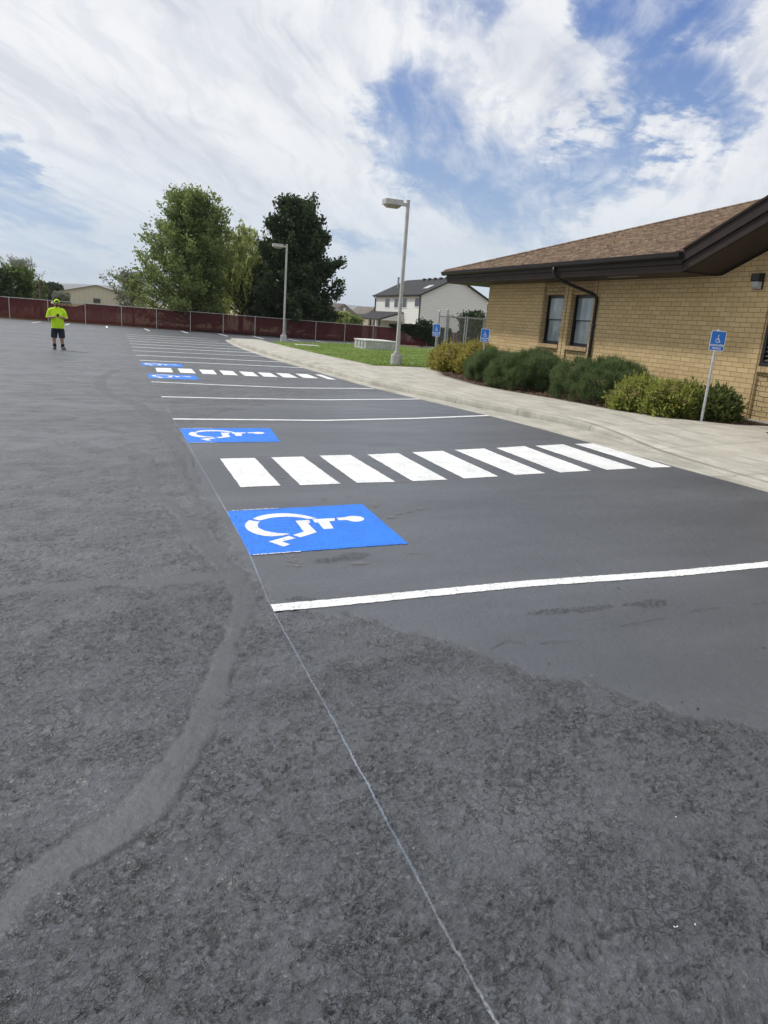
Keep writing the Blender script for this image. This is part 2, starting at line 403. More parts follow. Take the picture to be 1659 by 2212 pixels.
# --- concrete: gutter pan, kerb, pavement
def concrete(name, c1, c2, joints=False):
    m, t, b = mat(name, c1, .85)
    p = t.pos(); n = t.noise(p, 1.6, 6, .65); n2_ = t.noise(p, 22, 4, .6)
    col = t.mix(t.ramp(n, .35, .65), c1, c2); col = t.mix(t.math('MULTIPLY', t.ramp(n2_, .45, .8), .5), col, tuple(v*.7 for v in c1))
    st_ = t.noise(t.mapping(p, scale=(3.5, .5, 1)), 2.0, 5, .6)
    col = t.mix(t.math('MULTIPLY', t.ramp(st_, .46, .70), .62), col, tuple(v*.62 for v in c1))
    h_ = t.math('ADD', t.math('MULTIPLY', t.noise(p, 130, 3, .6), .6), t.math('MULTIPLY', n2_, .5))
    if joints:
        sx = t.sep(p)
        w = t.new('ShaderNodeMath', operation='PINGPONG'); t.put(w.inputs[0], t.math('ADD', sx[1], .35)); w.inputs[1].default_value = .92
        j = t.ramp(w.outputs[0], .016, .005)
        col = t.mix(t.math('MULTIPLY', j, .5), col, (.14, .13, .11)); h_ = t.math('SUBTRACT', h_, t.math('MULTIPLY', j, 1.5))
        # broom finish
        h_ = t.math('ADD', h_, t.math('MULTIPLY', t.noise(t.mapping(p, scale=(8, 90, 1)), 1.0, 2, .5), .3))
    t.put(b.inputs['Base Color'], col); t.put(b.inputs['Normal'], t.bump(h_, .006))
    return m
cm_walk = concrete('pavement_concrete', (.37, .35, .30), (.47, .45, .395), True)
cm_kerb = concrete('kerb_concrete', (.34, .325, .28), (.45, .43, .37), True)
cm_plain = concrete('plain_concrete', (.40, .40, .385), (.52, .52, .50))
kerb = [(8.9, -12), (8.3, -4), (7.75, 0), (7.62, 4), (7.60, 6.3), (7.62, 7.7), (7.75, 9), (8.02, 10.2), (8.05, 11.1), (7.50, 12.75), (6.92, 15.2), (6.45, 17.9), (6.28, 21), (6.08, 27.3), (6.15, 33), (6.3, 38), (6.75, 43), (7.0, 45.5), (7.5, 46.6), (8.6, 46.9)]
edge_ = [(8.6, -12), (8.0, -4), (7.42, 0), (7.36, 4), (7.33, 6.2), (7.20, 7.7), (7.17, 9.3), (7.12, 11), (6.93, 12.6), (6.56, 15), (6.22, 17.2), (5.97, 21), (5.66, 27.3), (5.75, 33), (5.95, 38), (6.4, 43.4), (6.75, 46.3), (7.3, 47.1), (8.6, 47.4)]
rear_ = [(13.4, -12), (12.35, -4), (12.35, 0), (12.35, 4), (12.35, 8.5), (12.35, 9.8), (12.35, 10.7), (11.25, 10.72), (10.85, 11.25), (10.1, 12.4), (9.82, 14.6), (9.45, 15.8), (9.2, 17.6), (9.6, 20.5), (10.3, 22.4), (10.9, 23.7)]
def resample(pts, n):
    pts = np.array(pts, float); seg = np.hypot(*np.diff(pts, axis=0).T); s = np.concatenate([[0], np.cumsum(seg)])
    q = np.linspace(0, s[-1], n); return np.interp(q, s, pts[:, 0]), np.interp(q, s, pts[:, 1])
def smoothc(pts, n, k=5):
    x, y = resample(pts, n)
    for _ in range(k):
        x[1:-1] = (x[:-2]+2*x[1:-1]+x[2:])/4; y[1:-1] = (y[:-2]+2*y[1:-1]+y[2:])/4
    return x, y
kx_, ky_ = smoothc(kerb, 160, 5)
ex_ = []; 
ex_, ey_ = smoothc(edge_, 400, 8)
def edge_at(y):
    return np.interp(y, ey_[:330], ex_[:330])
def hk(y): return .018+.107*np.clip((y-8.9)/2.3, 0, 1)**1.0
NP = len(kx_)
# gutter pan: from its asphalt edge to the kerb face
ex2, ey2 = smoothc(edge_, 160, 5)
T = np.linspace(0, 1, 6)[None, :]
GX = ex2[:, None]*(1-T)+(kx_[:, None]+.02)*T; GY = ey2[:, None]*(1-T)+ky_[:, None]*T
GZ = Gv(GX, GY)+.007
GX2 = np.concatenate([GX[:, :1], GX], 1); GY2 = np.concatenate([GY[:, :1], GY], 1); GZ2 = np.concatenate([GZ[:, :1]-.06, GZ], 1)
tag(grid('gutter', GX2, GY2, GZ2, cm_kerb, smooth=False), kind='structure')
# kerb: face, rounded nose, top 0.15 wide
tx = np.gradient(kx_); ty = np.gradient(ky_); tl = np.hypot(tx, ty); nx_, ny_ = ty/tl, -tx/tl
prof_ = [(0.0, -.08, 0), (0.0, 0, .0), (.012, 0, .80), (.03, 0, .95), (.055, 0, 1.0), (.17, 0, 1.0), (.17, -.08, .0)]
KXg = np.stack([kx_+nx_*o for o, z, h in prof_], 1); KYg = np.stack([ky_+ny_*o for o, z, h in prof_], 1)
KZg = np.stack([Gv(kx_, ky_)+z+.004+h*hk(ky_) for o, z, h in prof_], 1)
tag(grid('kerb', KXg, KYg, KZg, cm_kerb, smooth=False), kind='structure')
# pavement in front of the bed and building, and on along the lawn
def walk_z(x, y, xk): 
    return Gv(x, y)+hk(y)+(.122-hk(y))*np.clip((x-xk)/2.0, 0, 1)
yq = np.linspace(-12, 23.6, 150)
def kat(y): return np.interp(y, ky_[:130], kx_[:130])
rear_pts = np.array([(12.35, -12), (12.35, 10.65), (11.3, 10.7), (10.9, 11.2), (10.1, 12.4), (9.85, 14.6), (9.5, 15.9), (9.3, 17.6), (9.6, 20.4), (10.4, 22.4), (10.9, 23.6)])
rear_at = lambda y: np.interp(y, rear_pts[:, 1], rear_pts[:, 0])
T = np.linspace(0, 1, 14)[None, :]
xa = kat(yq)+.172; xb = rear_at(yq)
WX = xa[:, None]*(1-T)+xb[:, None]*T; WY = np.repeat(yq[:, None], 14, 1); WZ = walk_z(WX, WY, xa[:, None])-.002
def skirt(X, Y, Z, d=.12):
    X = np.concatenate([X[:, :1], X, X[:, -1:]], 1); Y = np.concatenate([Y[:, :1], Y, Y[:, -1:]], 1); Z = np.concatenate([Z[:, :1]-d, Z, Z[:, -1:]-d], 1)
    X = np.concatenate([X[:1], X, X[-1:]]); Y = np.concatenate([Y[:1], Y, Y[-1:]]); Z = np.concatenate([Z[:1]-d, Z, Z[-1:]-d]); return X, Y, Z
tag(grid('pavement', *skirt(WX, WY, WZ), cm_walk, smooth=False), kind='structure')
yq = np.linspace(23.61, 46.2, 80)
def lawn_front(y): return np.interp(y, [23.6, 27, 33, 42.5, 46.2], [8.5, 8.3, 8.4, 8.7, 8.9])
xa = np.interp(yq, ky_[:152], kx_[:152])+.172; xb = lawn_front(yq)
WX = xa[:, None]*(1-T)+xb[:, None]*T; WY = np.repeat(yq[:, None], 14, 1); WZ = walk_z(WX, WY, xa[:, None])-.002
tag(grid('pavement', *skirt(WX, WY, WZ), cm_walk, smooth=False), kind='structure')
# --- lawn
def flat_region(name, f_left, f_right, y0, y1, off, m, ny=60, nx=40, kind='structure', noise=0.0):
    yq = np.linspace(y0, y1, ny); T = np.linspace(0, 1, nx)[None, :]
    a = f_left(yq); b_2 = f_right(yq)
    X = a[:, None]*(1-T)+b_2[:, None]*T; Y = np.repeat(yq[:, None], nx, 1)
    Z = Gv(X, Y)+off
    if noise: Z = Z+(vnoise(X, Y, 1.2, 40)-.3)*noise
    return tag(grid(name, *skirt(X, Y, Z), m), kind=kind)
gm, t, b = mat('lawn_grass', (.07, .13, .025), .9)
p = t.pos(); n = t.noise(p, .8, 5, .65); n2_ = t.noise(t.mapping(p, scale=(1, .35, 1)), 14, 4, .7); 
c = t.mix(t.ramp(n, .35, .65), (.10, .17, .030), (.17, .235, .05)); c = t.mix(t.ramp(n2_, .5, .75), c, (.21, .26, .08))
t.put(b.inputs['Base Color'], c); t.put(b.inputs['Normal'], t.bump(t.noise(p, 60, 3, .7), .03))
lawn_far = lambda y: np.full(y.shape, 20.0)
def lawn_right(y): return np.interp(y, [23.6, 40, 44, 50, 57], [34, 34, 34, 34, 34])
flat_region('lawn', lambda y: np.interp(y, [23.6, 27, 33, 42.3, 43.5, 47, 52], [8.5, 8.3, 8.4, 8.7, 9.6, 13.5, 19.0]), lawn_right, 23.62, 52.0, .125, gm, noise=.03)
# grass blades over the visible lawn
def tufts(n, xr, yr, off, hmin, hmax, m, name, leftf=None, kind='stuff', label=None, cat=None, bladew=.02):
    x = rng.uniform(*xr, n); y = yr[0]+(yr[1]-yr[0])*rng.random(n)**1.5
    if leftf is not None:
        k = x > leftf(y)+.02; x = x[k]; y = y[k]
    n = len(x); z = Gv(x, y)+off-.01; h = rng.uniform(hmin, hmax, n); a = rng.uniform(0, math.pi, n); w = bladew*rng.uniform(.6, 1.6, n)
    lx = rng.normal(0, .4, n)*h; ly = rng.normal(0, .4, n)*h
    V = np.stack([np.stack([x-np.cos(a)*w, y-np.sin(a)*w, z], 1), np.stack([x+np.cos(a)*w, y+np.sin(a)*w, z], 1), np.stack([x+lx, y+ly, z+h], 1)], 1).reshape(-1, 3)
    o = npmesh(name, V, np.arange(3*n).reshape(-1, 3), m); tag(o, label, cat, kind=kind); return o
def leafmat(name, c1, c2, scale=.8, trans=.35, rough=.6):
    m = D.materials.new(name); m.use_nodes = True; t = NT(m.node_tree); b = m.node_tree.nodes['Principled BSDF']
    p = t.pos(); n = t.noise(p, scale, 3, .6); n2_ = t.noise(p, scale*14, 1, .6)
    c = t.mix(t.ramp(t.math('ADD', t.math('MULTIPLY', n, .5), t.math('MULTIPLY', n2_, .5)), .38, .62), c1, c2)
    t.put(b.inputs['Base Color'], c); b.inputs['Roughness'].default_value = rough; b.inputs['Specular IOR Level'].default_value = .3
    tr = t.new('ShaderNodeBsdfTranslucent'); t.put(tr.inputs[0], t.mix(.5, c, tuple(min(1, v*1.5) for v in c2)))
    mx = t.new('ShaderNodeMixShader'); mx.inputs[0].default_value = trans
    t.l.new(b.outputs[0], mx.inputs[1]); t.l.new(tr.outputs[0], mx.inputs[2]); t.l.new(mx.outputs[0], m.node_tree.nodes['Material Output'].inputs[0])
    return m
blade_m = leafmat('grass_blade', (.12, .20, .035), (.23, .30, .075), 1.0, .4)
tufts(60000, (8.3, 30), (23.65, 50), .13, .03, .075, blade_m, 'grass', lambda y: np.interp(y, [23.6, 27, 33, 42.3, 43.5, 47, 52], [8.5, 8.3, 8.4, 8.7, 9.6, 13.5, 19.0]))
pm = concrete('lid_concrete', (.45, .45, .42), (.55, .55, .52))
x0, y0 = 9.55, 39.0
o = MB().box((x0, y0, G(x0, y0)+.03), (x0+1.3, y0+.8, G(x0, y0)+.17)).build('concrete_slab', pm, bevel=.01); tag(o, 'flat pale concrete slab set flush in the lawn near the farther lamp post', 'slab')

# --- mulch bed
mm, t, b = mat('bark_mulch', (.05, .03, .02), .95)
p = t.pos(); n = t.noise(p, 30, 4, .7); t.put(b.inputs['Base Color'], t.mix(t.ramp(n, .35, .7), (.028, .017, .012), (.12, .065, .04))); t.put(b.inputs['Normal'], t.bump(n, .03))
flat_region('planting_bed', lambda y: rear_at(y)+.004, lambda y: np.full(y.shape, 12.52), 10.72, 23.6, .105, mm, kind='structure', noise=.03)
n = 5000; x = rng.uniform(9.3, 12.3, n); y = rng.uniform(10.75, 23.4, n); k = x > rear_at(y)+.03; x = x[k]; y = y[k]; n = len(x)
z = Gv(x, y)+.128; a = rng.uniform(0, 6.28, n); l = rng.uniform(.012, .035, n); w = rng.uniform(.005, .012, n); dz_ = rng.normal(0, .012, n)
ca, sa = np.cos(a), np.sin(a)
V = np.stack([np.stack([x+ca*l*i-sa*w*j, y+sa*l*i+ca*w*j, z+dz_*i+.006*j], 1) for i, j in ((-1, -1), (1, -1), (1, 1), (-1, 1))], 1).reshape(-1, 3)
tag(npmesh('bark_chips', V, np.arange(4*n).reshape(-1, 4), noisy('bark_chip', (.11, .06, .035), .6, 40, .9)), kind='stuff')

# leaf litter and grit on the pavement along the bed
n = 420; y = rng.uniform(9, 23, n); x = rear_at(y)-rng.random(n)**2*1.6-.01; z = walk_z(x, y, kat(y)+.172)+.004; a = rng.uniform(0, 6.28, n); l = rng.uniform(.006, .020, n); w = l*rng.uniform(.25, .7, n); ca, sa = np.cos(a), np.sin(a)
V = np.stack([np.stack([x+ca*l*i-sa*w*j, y+sa*l*i+ca*w*j, z+.003*i*j], 1) for i, j in ((-1, 0), (0, 1), (1, 0), (0, -1))], 1).reshape(-1, 3)
tag(npmesh('leaf_litter', V, np.arange(4*n).reshape(-1, 4), noisy('dry_leaf', (.13, .08, .04), .6, 40, .9)), kind='stuff')

# ================================================================== MARKINGS
def paint(name, col, wear=.12, rough=.55, ws=9.0):
    m = D.materials.new(name); m.use_nodes = True; t = NT(m.node_tree); b = m.node_tree.nodes['Principled BSDF']
    p = t.pos(); n = t.noise(p, 5, 5, .65); n2_ = t.noise(p, 58, 5, .72, .6); n3_ = t.noise(p, 2.2, 4, .6)
    c = t.mix(t.ramp(n, .35, .7), col, tuple(v*.84 for v in col))
    c = t.mix(t.math('MULTIPLY', t.ramp(t.noise(t.mapping(p, scale=(1, 7, 1)), 2.6, 4, .6), .45, .75), .22), c, tuple(v*.62 for v in col))
    pit = t.math('MULTIPLY', t.ramp(n2_, .42, .34), t.ramp(n3_, .36, .62))
    c = t.mix(t.math('MULTIPLY', pit, .62), c, (.04, .042, .045))
    c = t.mix(t.math('MULTIPLY', t.ramp(t.noise(p, 150, 2, .6), .55, .75), .12), c, tuple(v*.5 for v in col))
    t.put(b.inputs['Base Color'], c); b.inputs['Roughness'].default_value = rough
    h = t.math('ADD', t.math('MULTIPLY', t.noise(p, 40, 4, .62, .25), .55), t.math('ADD', t.math('MULTIPLY', t.noise(p, 85, 3, .65, .3), .4), t.math('MULTIPLY', pit, -.5)))
    t.put(b.inputs['Normal'], t.bump(h, .014))
    return m
white_p = paint('white_road_paint', (.81, .82, .82)); blue_p = paint('blue_road_paint', (.003, .185, .80), rough=.6)
def ragged(pts, close=True, step=.025, amp=.005, seed=0):
    """polygon outline subdivided with a slightly uneven painted edge"""
    r = random.Random(seed); out = []
    n = len(pts)
    for i in range(n):
        a, b_ = pts[i], pts[(i+1) % n]; L = math.hypot(b_[0]-a[0], b_[1]-a[1]); k = max(1, int(L/step))
        for j in range(k):
            t_ = j/k; jit = amp if 0 < j else 0
            out.append((a[0]+(b_[0]-a[0])*t_+r.uniform(-jit, jit), a[1]+(b_[1]-a[1])*t_+r.uniform(-jit, jit)))
    return out
def flatpoly(name, polys, off, m, parent=None, th=.004, label=None):
    """painted areas: each polygon triangulated onto the ground"""
    bm = bmesh.new()
    for P in polys:
        vs_ = [bm.verts.new((x, y, G(x, y)+off)) for x, y in P]
        fc = bm.faces.new(vs_)
    bmesh.ops.triangulate(bm, faces=bm.faces[:])
    for fc in bm.faces:
        if fc.normal.z < 0: fc.normal_flip()
    o_ = Vector((0, 0, 0)) if parent is None else org(parent)
    for v in bm.verts: v.co -= o_
    me = D.meshes.new(name); bm.to_mesh(me); bm.free(); me.materials.append(m)
    o = D.objects.new(name, me); COL.objects.link(o)
    if parent is not None: o.parent = parent
    return o
def strip(pts, w, n=60, amp=.003, seed=1, taper=0):
    r = random.Random(seed); x, y = resample(pts, n); tx = np.gradient(x); ty = np.gradient(y); l = np.hypot(tx, ty)
    nx, ny = -ty/l, tx/l
    A = [(x[i]+nx[i]*(w/2+r.uniform(-amp, amp)), y[i]+ny[i]*(w/2+r.uniform(-amp, amp))) for i in range(n)]
    B = [(x[i]-nx[i]*(w/2+r.uniform(-amp, amp)), y[i]-ny[i]*(w/2+r.uniform(-amp, amp))) for i in range(n)]
    return A, B
def stripmesh(name, pts, w, m, off=.0028, n=60, amp=.003, seed=1, parent=None):
    A, B = strip(pts, w, n, amp, seed); v = [(x, y, G(x, y)+off) for x, y in A+B]
    return npmesh(name, v, [(i, i+n, i+n+1, i+1) for i in range(n-1)], m, parent)
# stall lines: (left end, middle, right end) traced where they lie on the ground
LN = [[(588, 1315), (720, 1303), (846, 1291), (1134, 1263), (1460, 1240), (1659, 1220), (1800, 1204)],
      [(373, 905.5), (700, 908.5), (900, 904), (1055, 898)],
      [(349, 857.5), (480, 860.5), (700, 864), (905, 862.5)],
      [(327, 825), (480, 832), (640, 838.5), (807, 839.5)],
      [(302.4, 779), (480, 786.5), (659, 795.2)],
      [(293.4, 767.7), (621, 783.3)], [(288, 757.9), (586, 771.5)], [(285, 749.8), (559, 763)], [(281, 742.8), (533, 756)], [(279, 736.9), (515, 749)], [(276, 731.3), (493, 743)], [(272.4, 726.8), (471, 737.5)], [(269, 722.4), (449, 731.5)]]
ordn = ['long nearest white stall line, in front of the large blue wheelchair square', 'white stall line just behind the second blue square, ending at the kerb',
        'white stall line second behind the second blue square', 'white stall line just in front of the small third blue square', 'white stall line just behind the fourth and farthest blue square',
        'white stall line second behind the farthest blue square', 'white stall line third behind the farthest blue square', 'white stall line fourth behind the farthest blue square', 'white stall line fifth behind the farthest blue square',
        'white stall line fourth from the farthest, right of the man', 'third farthest white stall line, near the rounded kerb end', 'second farthest white stall line of the long row', 'farthest white stall line of the long row']
for i, (L, lb) in enumerate(zip(LN, ordn)):
    pts = [hit(*q) for q in L]
    if i == 0: pts.append((7.25, pts[-1][1]+(7.25-pts[-1][0])*.015))
    w = .112 if i < 4 else (.16 if i < 7 else .21)
    o = stripmesh('stall_line', pts, w, white_p, .0028 if i < 4 else .007, n=300 if i == 0 else 80, seed=i, amp=.004 if i == 0 else .002)
    tag(o, lb, 'painted line', 'white stall lines beside the kerb')
DS = [((68, 698.5), (88, 695.5)), ((141, 703), (150, 700)) , ((230, 704.8), (231.5, 709)), ((312, 710.5), (323, 715.5)), ((392, 715.5), (406, 720.5)), ((470, 720.5), (491, 726.8)), ((544, 726), (570, 733)), ((622, 733), (648, 738)), ((683, 737.5), (711, 742)), ((752, 742), (778, 746.3))]
dl = ['leftmost short white stall mark by the maroon fence', 'short white stall mark just behind the man', 'short white stall mark near the fence, second right of the man', 'short white stall mark by the fence left of the big green tree', 'short white stall mark by the fence under the big green tree',
      'short white stall mark by the fence right of the big tree trunk', 'short white stall mark by the fence left of the farther lamp post', 'short white stall mark by the fence right of the farther lamp post', 'short white stall mark by the fence beyond the lawn', 'rightmost short white stall mark beyond the concrete vault']
for i, ((a, b_), lb) in enumerate(zip(DS, dl)):
    P, Q = hit(*a), hit(*b_)
    P, Q = (P, Q) if P[1] < Q[1] else (Q, P)
    L = math.hypot(P[0]-Q[0], P[1]-Q[1])
    xm = (P[0]+Q[0])/2
    o = stripmesh('stall_mark', [(P[0], P[1]), (Q[0], Q[1])], .13, white_p, n=8, seed=50+i, off=.02); tag(o, lb, 'painted line', 'short stall marks along the maroon fence')
# chalk snap line
chm = D.materials.new('chalk'); chm.use_nodes = True; t = NT(chm.node_tree); b = chm.node_tree.nodes['Principled BSDF']
p = t.pos(); nn = t.noise(p, 110, 3, .7); mx_ = t.new('ShaderNodeMixShader'); tp = t.new('ShaderNodeBsdfTransparent')
t.put(b.inputs['Base Color'], t.mix(t.ramp(t.noise(p, 1.2, 2, .5), .45, .6), (.44, .47, .54), (.34, .42, .56))); b.inputs['Roughness'].default_value = .95
cov_ = t.math('MULTIPLY', t.ramp(nn, .25, .60), t.math('ADD', .25, t.math('MULTIPLY', t.ramp(t.noise(p, .9, 2, .5), .35, .65), .40)))
t.put(mx_.inputs[0], cov_); t.l.new(tp.outputs[0], mx_.inputs[1]); t.l.new(b.outputs[0], mx_.inputs[2]); t.l.new(mx_.outputs[0], chm.node_tree.nodes['Material Output'].inputs[0])
ch = [hit(*q) for q in [(1094, 2256), (938, 1965), (717, 1552), (585, 1313)]]
ch2 = [hit(*q) for q in [(585, 1313), (540, 1200), (489, 1106), (405, 957), (387, 926), (373, 905), (349, 857), (323, 820), (303, 779), (269, 722.4)]]
A_, B_ = strip(ch+ch2[1:], .009, 2600, .0015, 1); P_ = np.array(A_+B_)
sm_, bm_2 = masks(P_[:, 0], P_[:, 1])[:2]; rz, _ = relief(P_[:, 0], P_[:, 1], np.clip(np.clip(1-sm_*.93-bm_2*.85, 0, 1)+.10, 0, 1))
zc_ = Gv(P_[:, 0], P_[:, 1])+rz*.75+.0035+bm_2*.003
o = npmesh('chalk_line', np.column_stack([P_, zc_]), [(i, i+2600, i+2601, i+1) for i in range(2599)], chm); tag(o, 'thin blue and white snapped chalk layout line running from the bottom edge up the lot', 'chalk line')

# wheelchair symbol in unit coordinates: u to the right (+x, head), v away from the camera
def arc(cx, cy, r0, r1, a0, a1, n=28):
    P = [(cx+r1*math.cos(rad(a0+(a1-a0)*i/n)), cy+r1*math.sin(rad(a0+(a1-a0)*i/n))) for i in range(n+1)]
    return P+[(cx+r0*math.cos(rad(a1+(a0-a1)*i/n)), cy+r0*math.sin(rad(a1+(a0-a1)*i/n))) for i in range(n+1)]
SYM = [
 [(.114,.734),(.080,.665),(.066,.60),(.064,.54),(.071,.493),(.090,.435),(.116,.39),(.150,.352),(.193,.333),(.265,.336),(.313,.363),(.275,.383),(.24,.398),(.21,.422),(.174,.462),(.154,.507),(.144,.55),(.149,.607),(.160,.648),(.177,.679)],
 [(.144,.763),(.18,.806),(.222,.837),(.27,.857),(.314,.863),(.37,.860),(.418,.843),(.468,.812),(.511,.769),(.571,.677),(.504,.679),(.478,.712),(.445,.738),(.41,.755),(.372,.764),(.33,.770),(.296,.768),(.262,.760),(.234,.745),(.18,.71)],
 [(.413,.656),(.508,.654),(.5,.579),(.482,.579),(.489,.356),(.361,.275),(.326,.335),(.41,.389)],
 [(.535,.666),(.693,.663),(.676,.595),(.634,.589),(.621,.419),(.553,.42),(.553,.581),(.532,.582)],
 [(.153,.232),(.297,.32),(.33,.264),(.231,.215),(.269,.148),(.221,.111)],
 [(.707,.667),(.765,.668),(.79,.683),(.82,.692),(.85,.688),(.878,.670),(.892,.640),(.894,.605),(.878,.572),(.855,.552),(.825,.543),(.80,.548),(.78,.565),(.765,.597),(.706,.603)]]
def bil(c, u, v):
    (a, b_, c_, d_) = c   # BL BR TR TL
    return tuple(a[k]*(1-u)*(1-v)+b_[k]*u*(1-v)+c_[k]*u*v+d_[k]*(1-u)*v for k in (0, 1))
BX = [([(540, 1200), (882, 1175), (782, 1090), (489, 1106)], 'large blue wheelchair parking square nearest the camera', True),
      ([(405, 957), (606, 955), (583, 925), (387, 926)], 'blue wheelchair parking square beyond the nearer white hatch bars', True),
      ([(322, 817.6), (431, 820.6), (420, 811.2), (319.4, 807.4)], 'small far blue wheelchair square in front of the farther hatch bars', False),
      ([(306.5, 789.5), (396, 793.5), (391, 787), (304.3, 783.3)], 'smallest farthest blue wheelchair square, behind the farther hatch bars', False)]
for i, (c, lb, det) in enumerate(BX):
    c = [hit(*q) for q in c]
    cx_, cy_ = sum(q[0] for q in c)/4, sum(q[1] for q in c)/4
    root = empty('parking_symbol', (cx_, cy_, G(cx_, cy_)), lb, 'parking symbol', 'blue wheelchair squares painted on the asphalt')
    flatpoly('blue_square', [ragged(c, step=.02, amp=.005, seed=i)], .0028, blue_p, root)
    flatpoly('wheelchair_emblem', [ragged([bil(c, *p_) for p_ in P], step=.05, amp=.0015, seed=k) for k, P in enumerate(SYM)], .0042, white_p, root)
    if det:   # ragged white over-spray along two edges
        for (a, b_), sd in ((((.09 if i else .12), 1.004), 0), ((.05, -.004), 1)):
            q0, q1 = bil(c, .0+a*.3, b_), bil(c, .36 if sd == 0 else .30, b_)
            stripmesh('edge_overspray', [q0, q1], .012, white_p, .0052, n=60, amp=.007, seed=90+sd+i, parent=root)
z2 = lambda x, y: (398.2+.64*x, 929+.64*y)
z1 = lambda x, y: (199+.44*x, 696.8+.44*y)
H1 = [[(120,97),(238,95),(325,188),(190,195)],[(293,93),(400,90),(527,182),(392,187)],[(455,88),(560,85),(713,177),(582,180)],[(617,83),(722,79),(888,168),(770,174)],[(768,76),(872,71),(1060,158),(944,165)],
      [(912,68),(1012,63),(1218,147),(1116,153)],[(1052,61),(1148,55),(1372,138),(1268,144)],[(1183,54),(1278,49),(1527,130),(1425,135)],[(1317,48),(1380,46),(1645,126),(1575,127)]]
H2 = [[(311,223),(386,224),(399,246),(318,243)],[(419,226),(487,228),(510,250),(434,247)],[(525,231),(594,234),(614,255),(542,252)],[(623,235),(690,239),(716,260),(645,257)],[(720,240),(788,244),(818,265),(750,262)],
      [(812,245),(875,248),(913,268),(843,266)],[(902,248),(965,251),(1010,272),(940,270)],[(997,251),(1058,254),(1110,275),(1038,272)],[(1093,255),(1123,256),(1199,281),(1160,279)]]
for HH, zf, lb in ((H1, z2, 'nearer row of nine thick white hatch bars between two blue squares'), (H2, z1, 'farther row of nine small white hatch bars between the two far blue squares')):
    Q = [[hit(*zf(*q)) for q in bar] for bar in HH]
    cx_ = np.mean([q[0] for b_ in Q for q in b_]); cy_ = np.mean([q[1] for b_ in Q for q in b_])
    root = empty('access_aisle_hatching', (cx_, cy_, G(cx_, cy_)), lb, 'hatching', 'hatched access aisles')
    for k, bar in enumerate(Q): flatpoly('bar', [ragged(bar, step=.02, amp=.0045, seed=k)], .0028, white_p, root)
# scuffs, drips and darker tyre rubs
scm = D.materials.new('chalky_scuff'); scm.use_nodes = True; t = NT(scm.node_tree); b = scm.node_tree.nodes['Principled BSDF']
p = t.pos(); mx_ = t.new('ShaderNodeMixShader'); tp = t.new('ShaderNodeBsdfTransparent'); b.inputs['Base Color'].default_value = (.17, .17, .17, 1); b.inputs['Roughness'].default_value = .9
t.put(mx_.inputs[0], t.math('MULTIPLY', t.ramp(t.noise(p, 16, 4, .6), .35, .6), .62)); t.l.new(tp.outputs[0], mx_.inputs[1]); t.l.new(b.outputs[0], mx_.inputs[2]); t.l.new(mx_.outputs[0], scm.node_tree.nodes['Material Output'].inputs[0])
dkm = D.materials.new('dark_rub'); dkm.use_nodes = True; t = NT(dkm.node_tree); b = dkm.node_tree.nodes['Principled BSDF']
p = t.pos(); mx_ = t.new('ShaderNodeMixShader'); tp = t.new('ShaderNodeBsdfTransparent'); b.inputs['Base Color'].default_value = (.018, .018, .018, 1); b.inputs['Roughness'].default_value = .9
t.put(mx_.inputs[0], t.math('MULTIPLY', t.ramp(t.noise(p, 60, 3, .6), .42, .62), .42)); t.l.new(tp.outputs[0], mx_.inputs[1]); t.l.new(b.outputs[0], mx_.inputs[2]); t.l.new(mx_.outputs[0], dkm.node_tree.nodes['Material Output'].inputs[0])
def blobpoly(cx, cy, rx, ry, rot, seed):
    r = random.Random(seed); n = 22; P = []
    ph = [r.uniform(0, 6.28) for _ in range(3)]
    for i in range(n):
        a = 2*math.pi*i/n; k = 1+.22*math.sin(2*a+ph[0])+.16*math.sin(3*a+ph[1])+.1*math.sin(5*a+ph[2])
        u, v = rx*k*math.cos(a), ry*k*math.sin(a)
        P.append((cx+u*math.cos(rot)-v*math.sin(rot), cy+u*math.sin(rot)+v*math.cos(rot)))
    return P
sc = [(632,1210,.045,.07,0),(640,1221,.05,.05,0),(410,1113,.10,.035,.2),(425,1141,.05,.02,0),(427,1172,.05,.03,0),(812,1093,.10,.03,1.2),(845,1118,.06,.03,.3),(870,1108,.10,.025,.5),(890,1104,.10,.03,.7),(912,1100,.09,.03,.5),
      (777,1218,.08,.03,0),(892,1196,.06,.02,0),(560,987,.10,.02,0),(880,974,.08,.02,0),(608,1032,.04,.06,1),(875,1040,.08,.04,0),(752,1073,.03,.02,0),(700,1078,.04,.02,0)]
o = flatpoly('scuff_marks', [blobpoly(*hit(a, b_), rx, ry, ro, i) for i, (a, b_, rx, ry, ro) in enumerate(sc)], .003, scm); tag(o, kind='structure')
dk = [(1190,1322,.13,.05,.1),(1275,1317,.16,.05,.1),(1400,1305,.19,.055,.15),(745,1205,.22,.08,.1),(650,1295,.08,.04,0)]
o = flatpoly('tyre_rubs', [blobpoly(*hit(a, b_), rx, ry, ro, i+40) for i, (a, b_, rx, ry, ro) in enumerate(dk)], .003, dkm); tag(o, kind='structure')
r = random.Random(5); P = []; P2 = []
for i in range(46):
    x, y = r.uniform(-3, 6.5), 1.4+9*r.random()**1.5
    P.append(blobpoly(x, y, r.uniform(.004, .010), r.uniform(.003, .007), r.uniform(0, 3), i))
for a, b_ in [(1507,1532),(980,1730),(1107,1755),(645,1605),(1050,1690)]: P.append(blobpoly(*hit(a, b_),   .008, .006, .3, int(a)))
for i in range(60): P2.append(blobpoly(r.uniform(.8, 6.5), 1.4+9*r.random(), r.uniform(.002, .004), r.uniform(.0015, .003), 0, i+100))
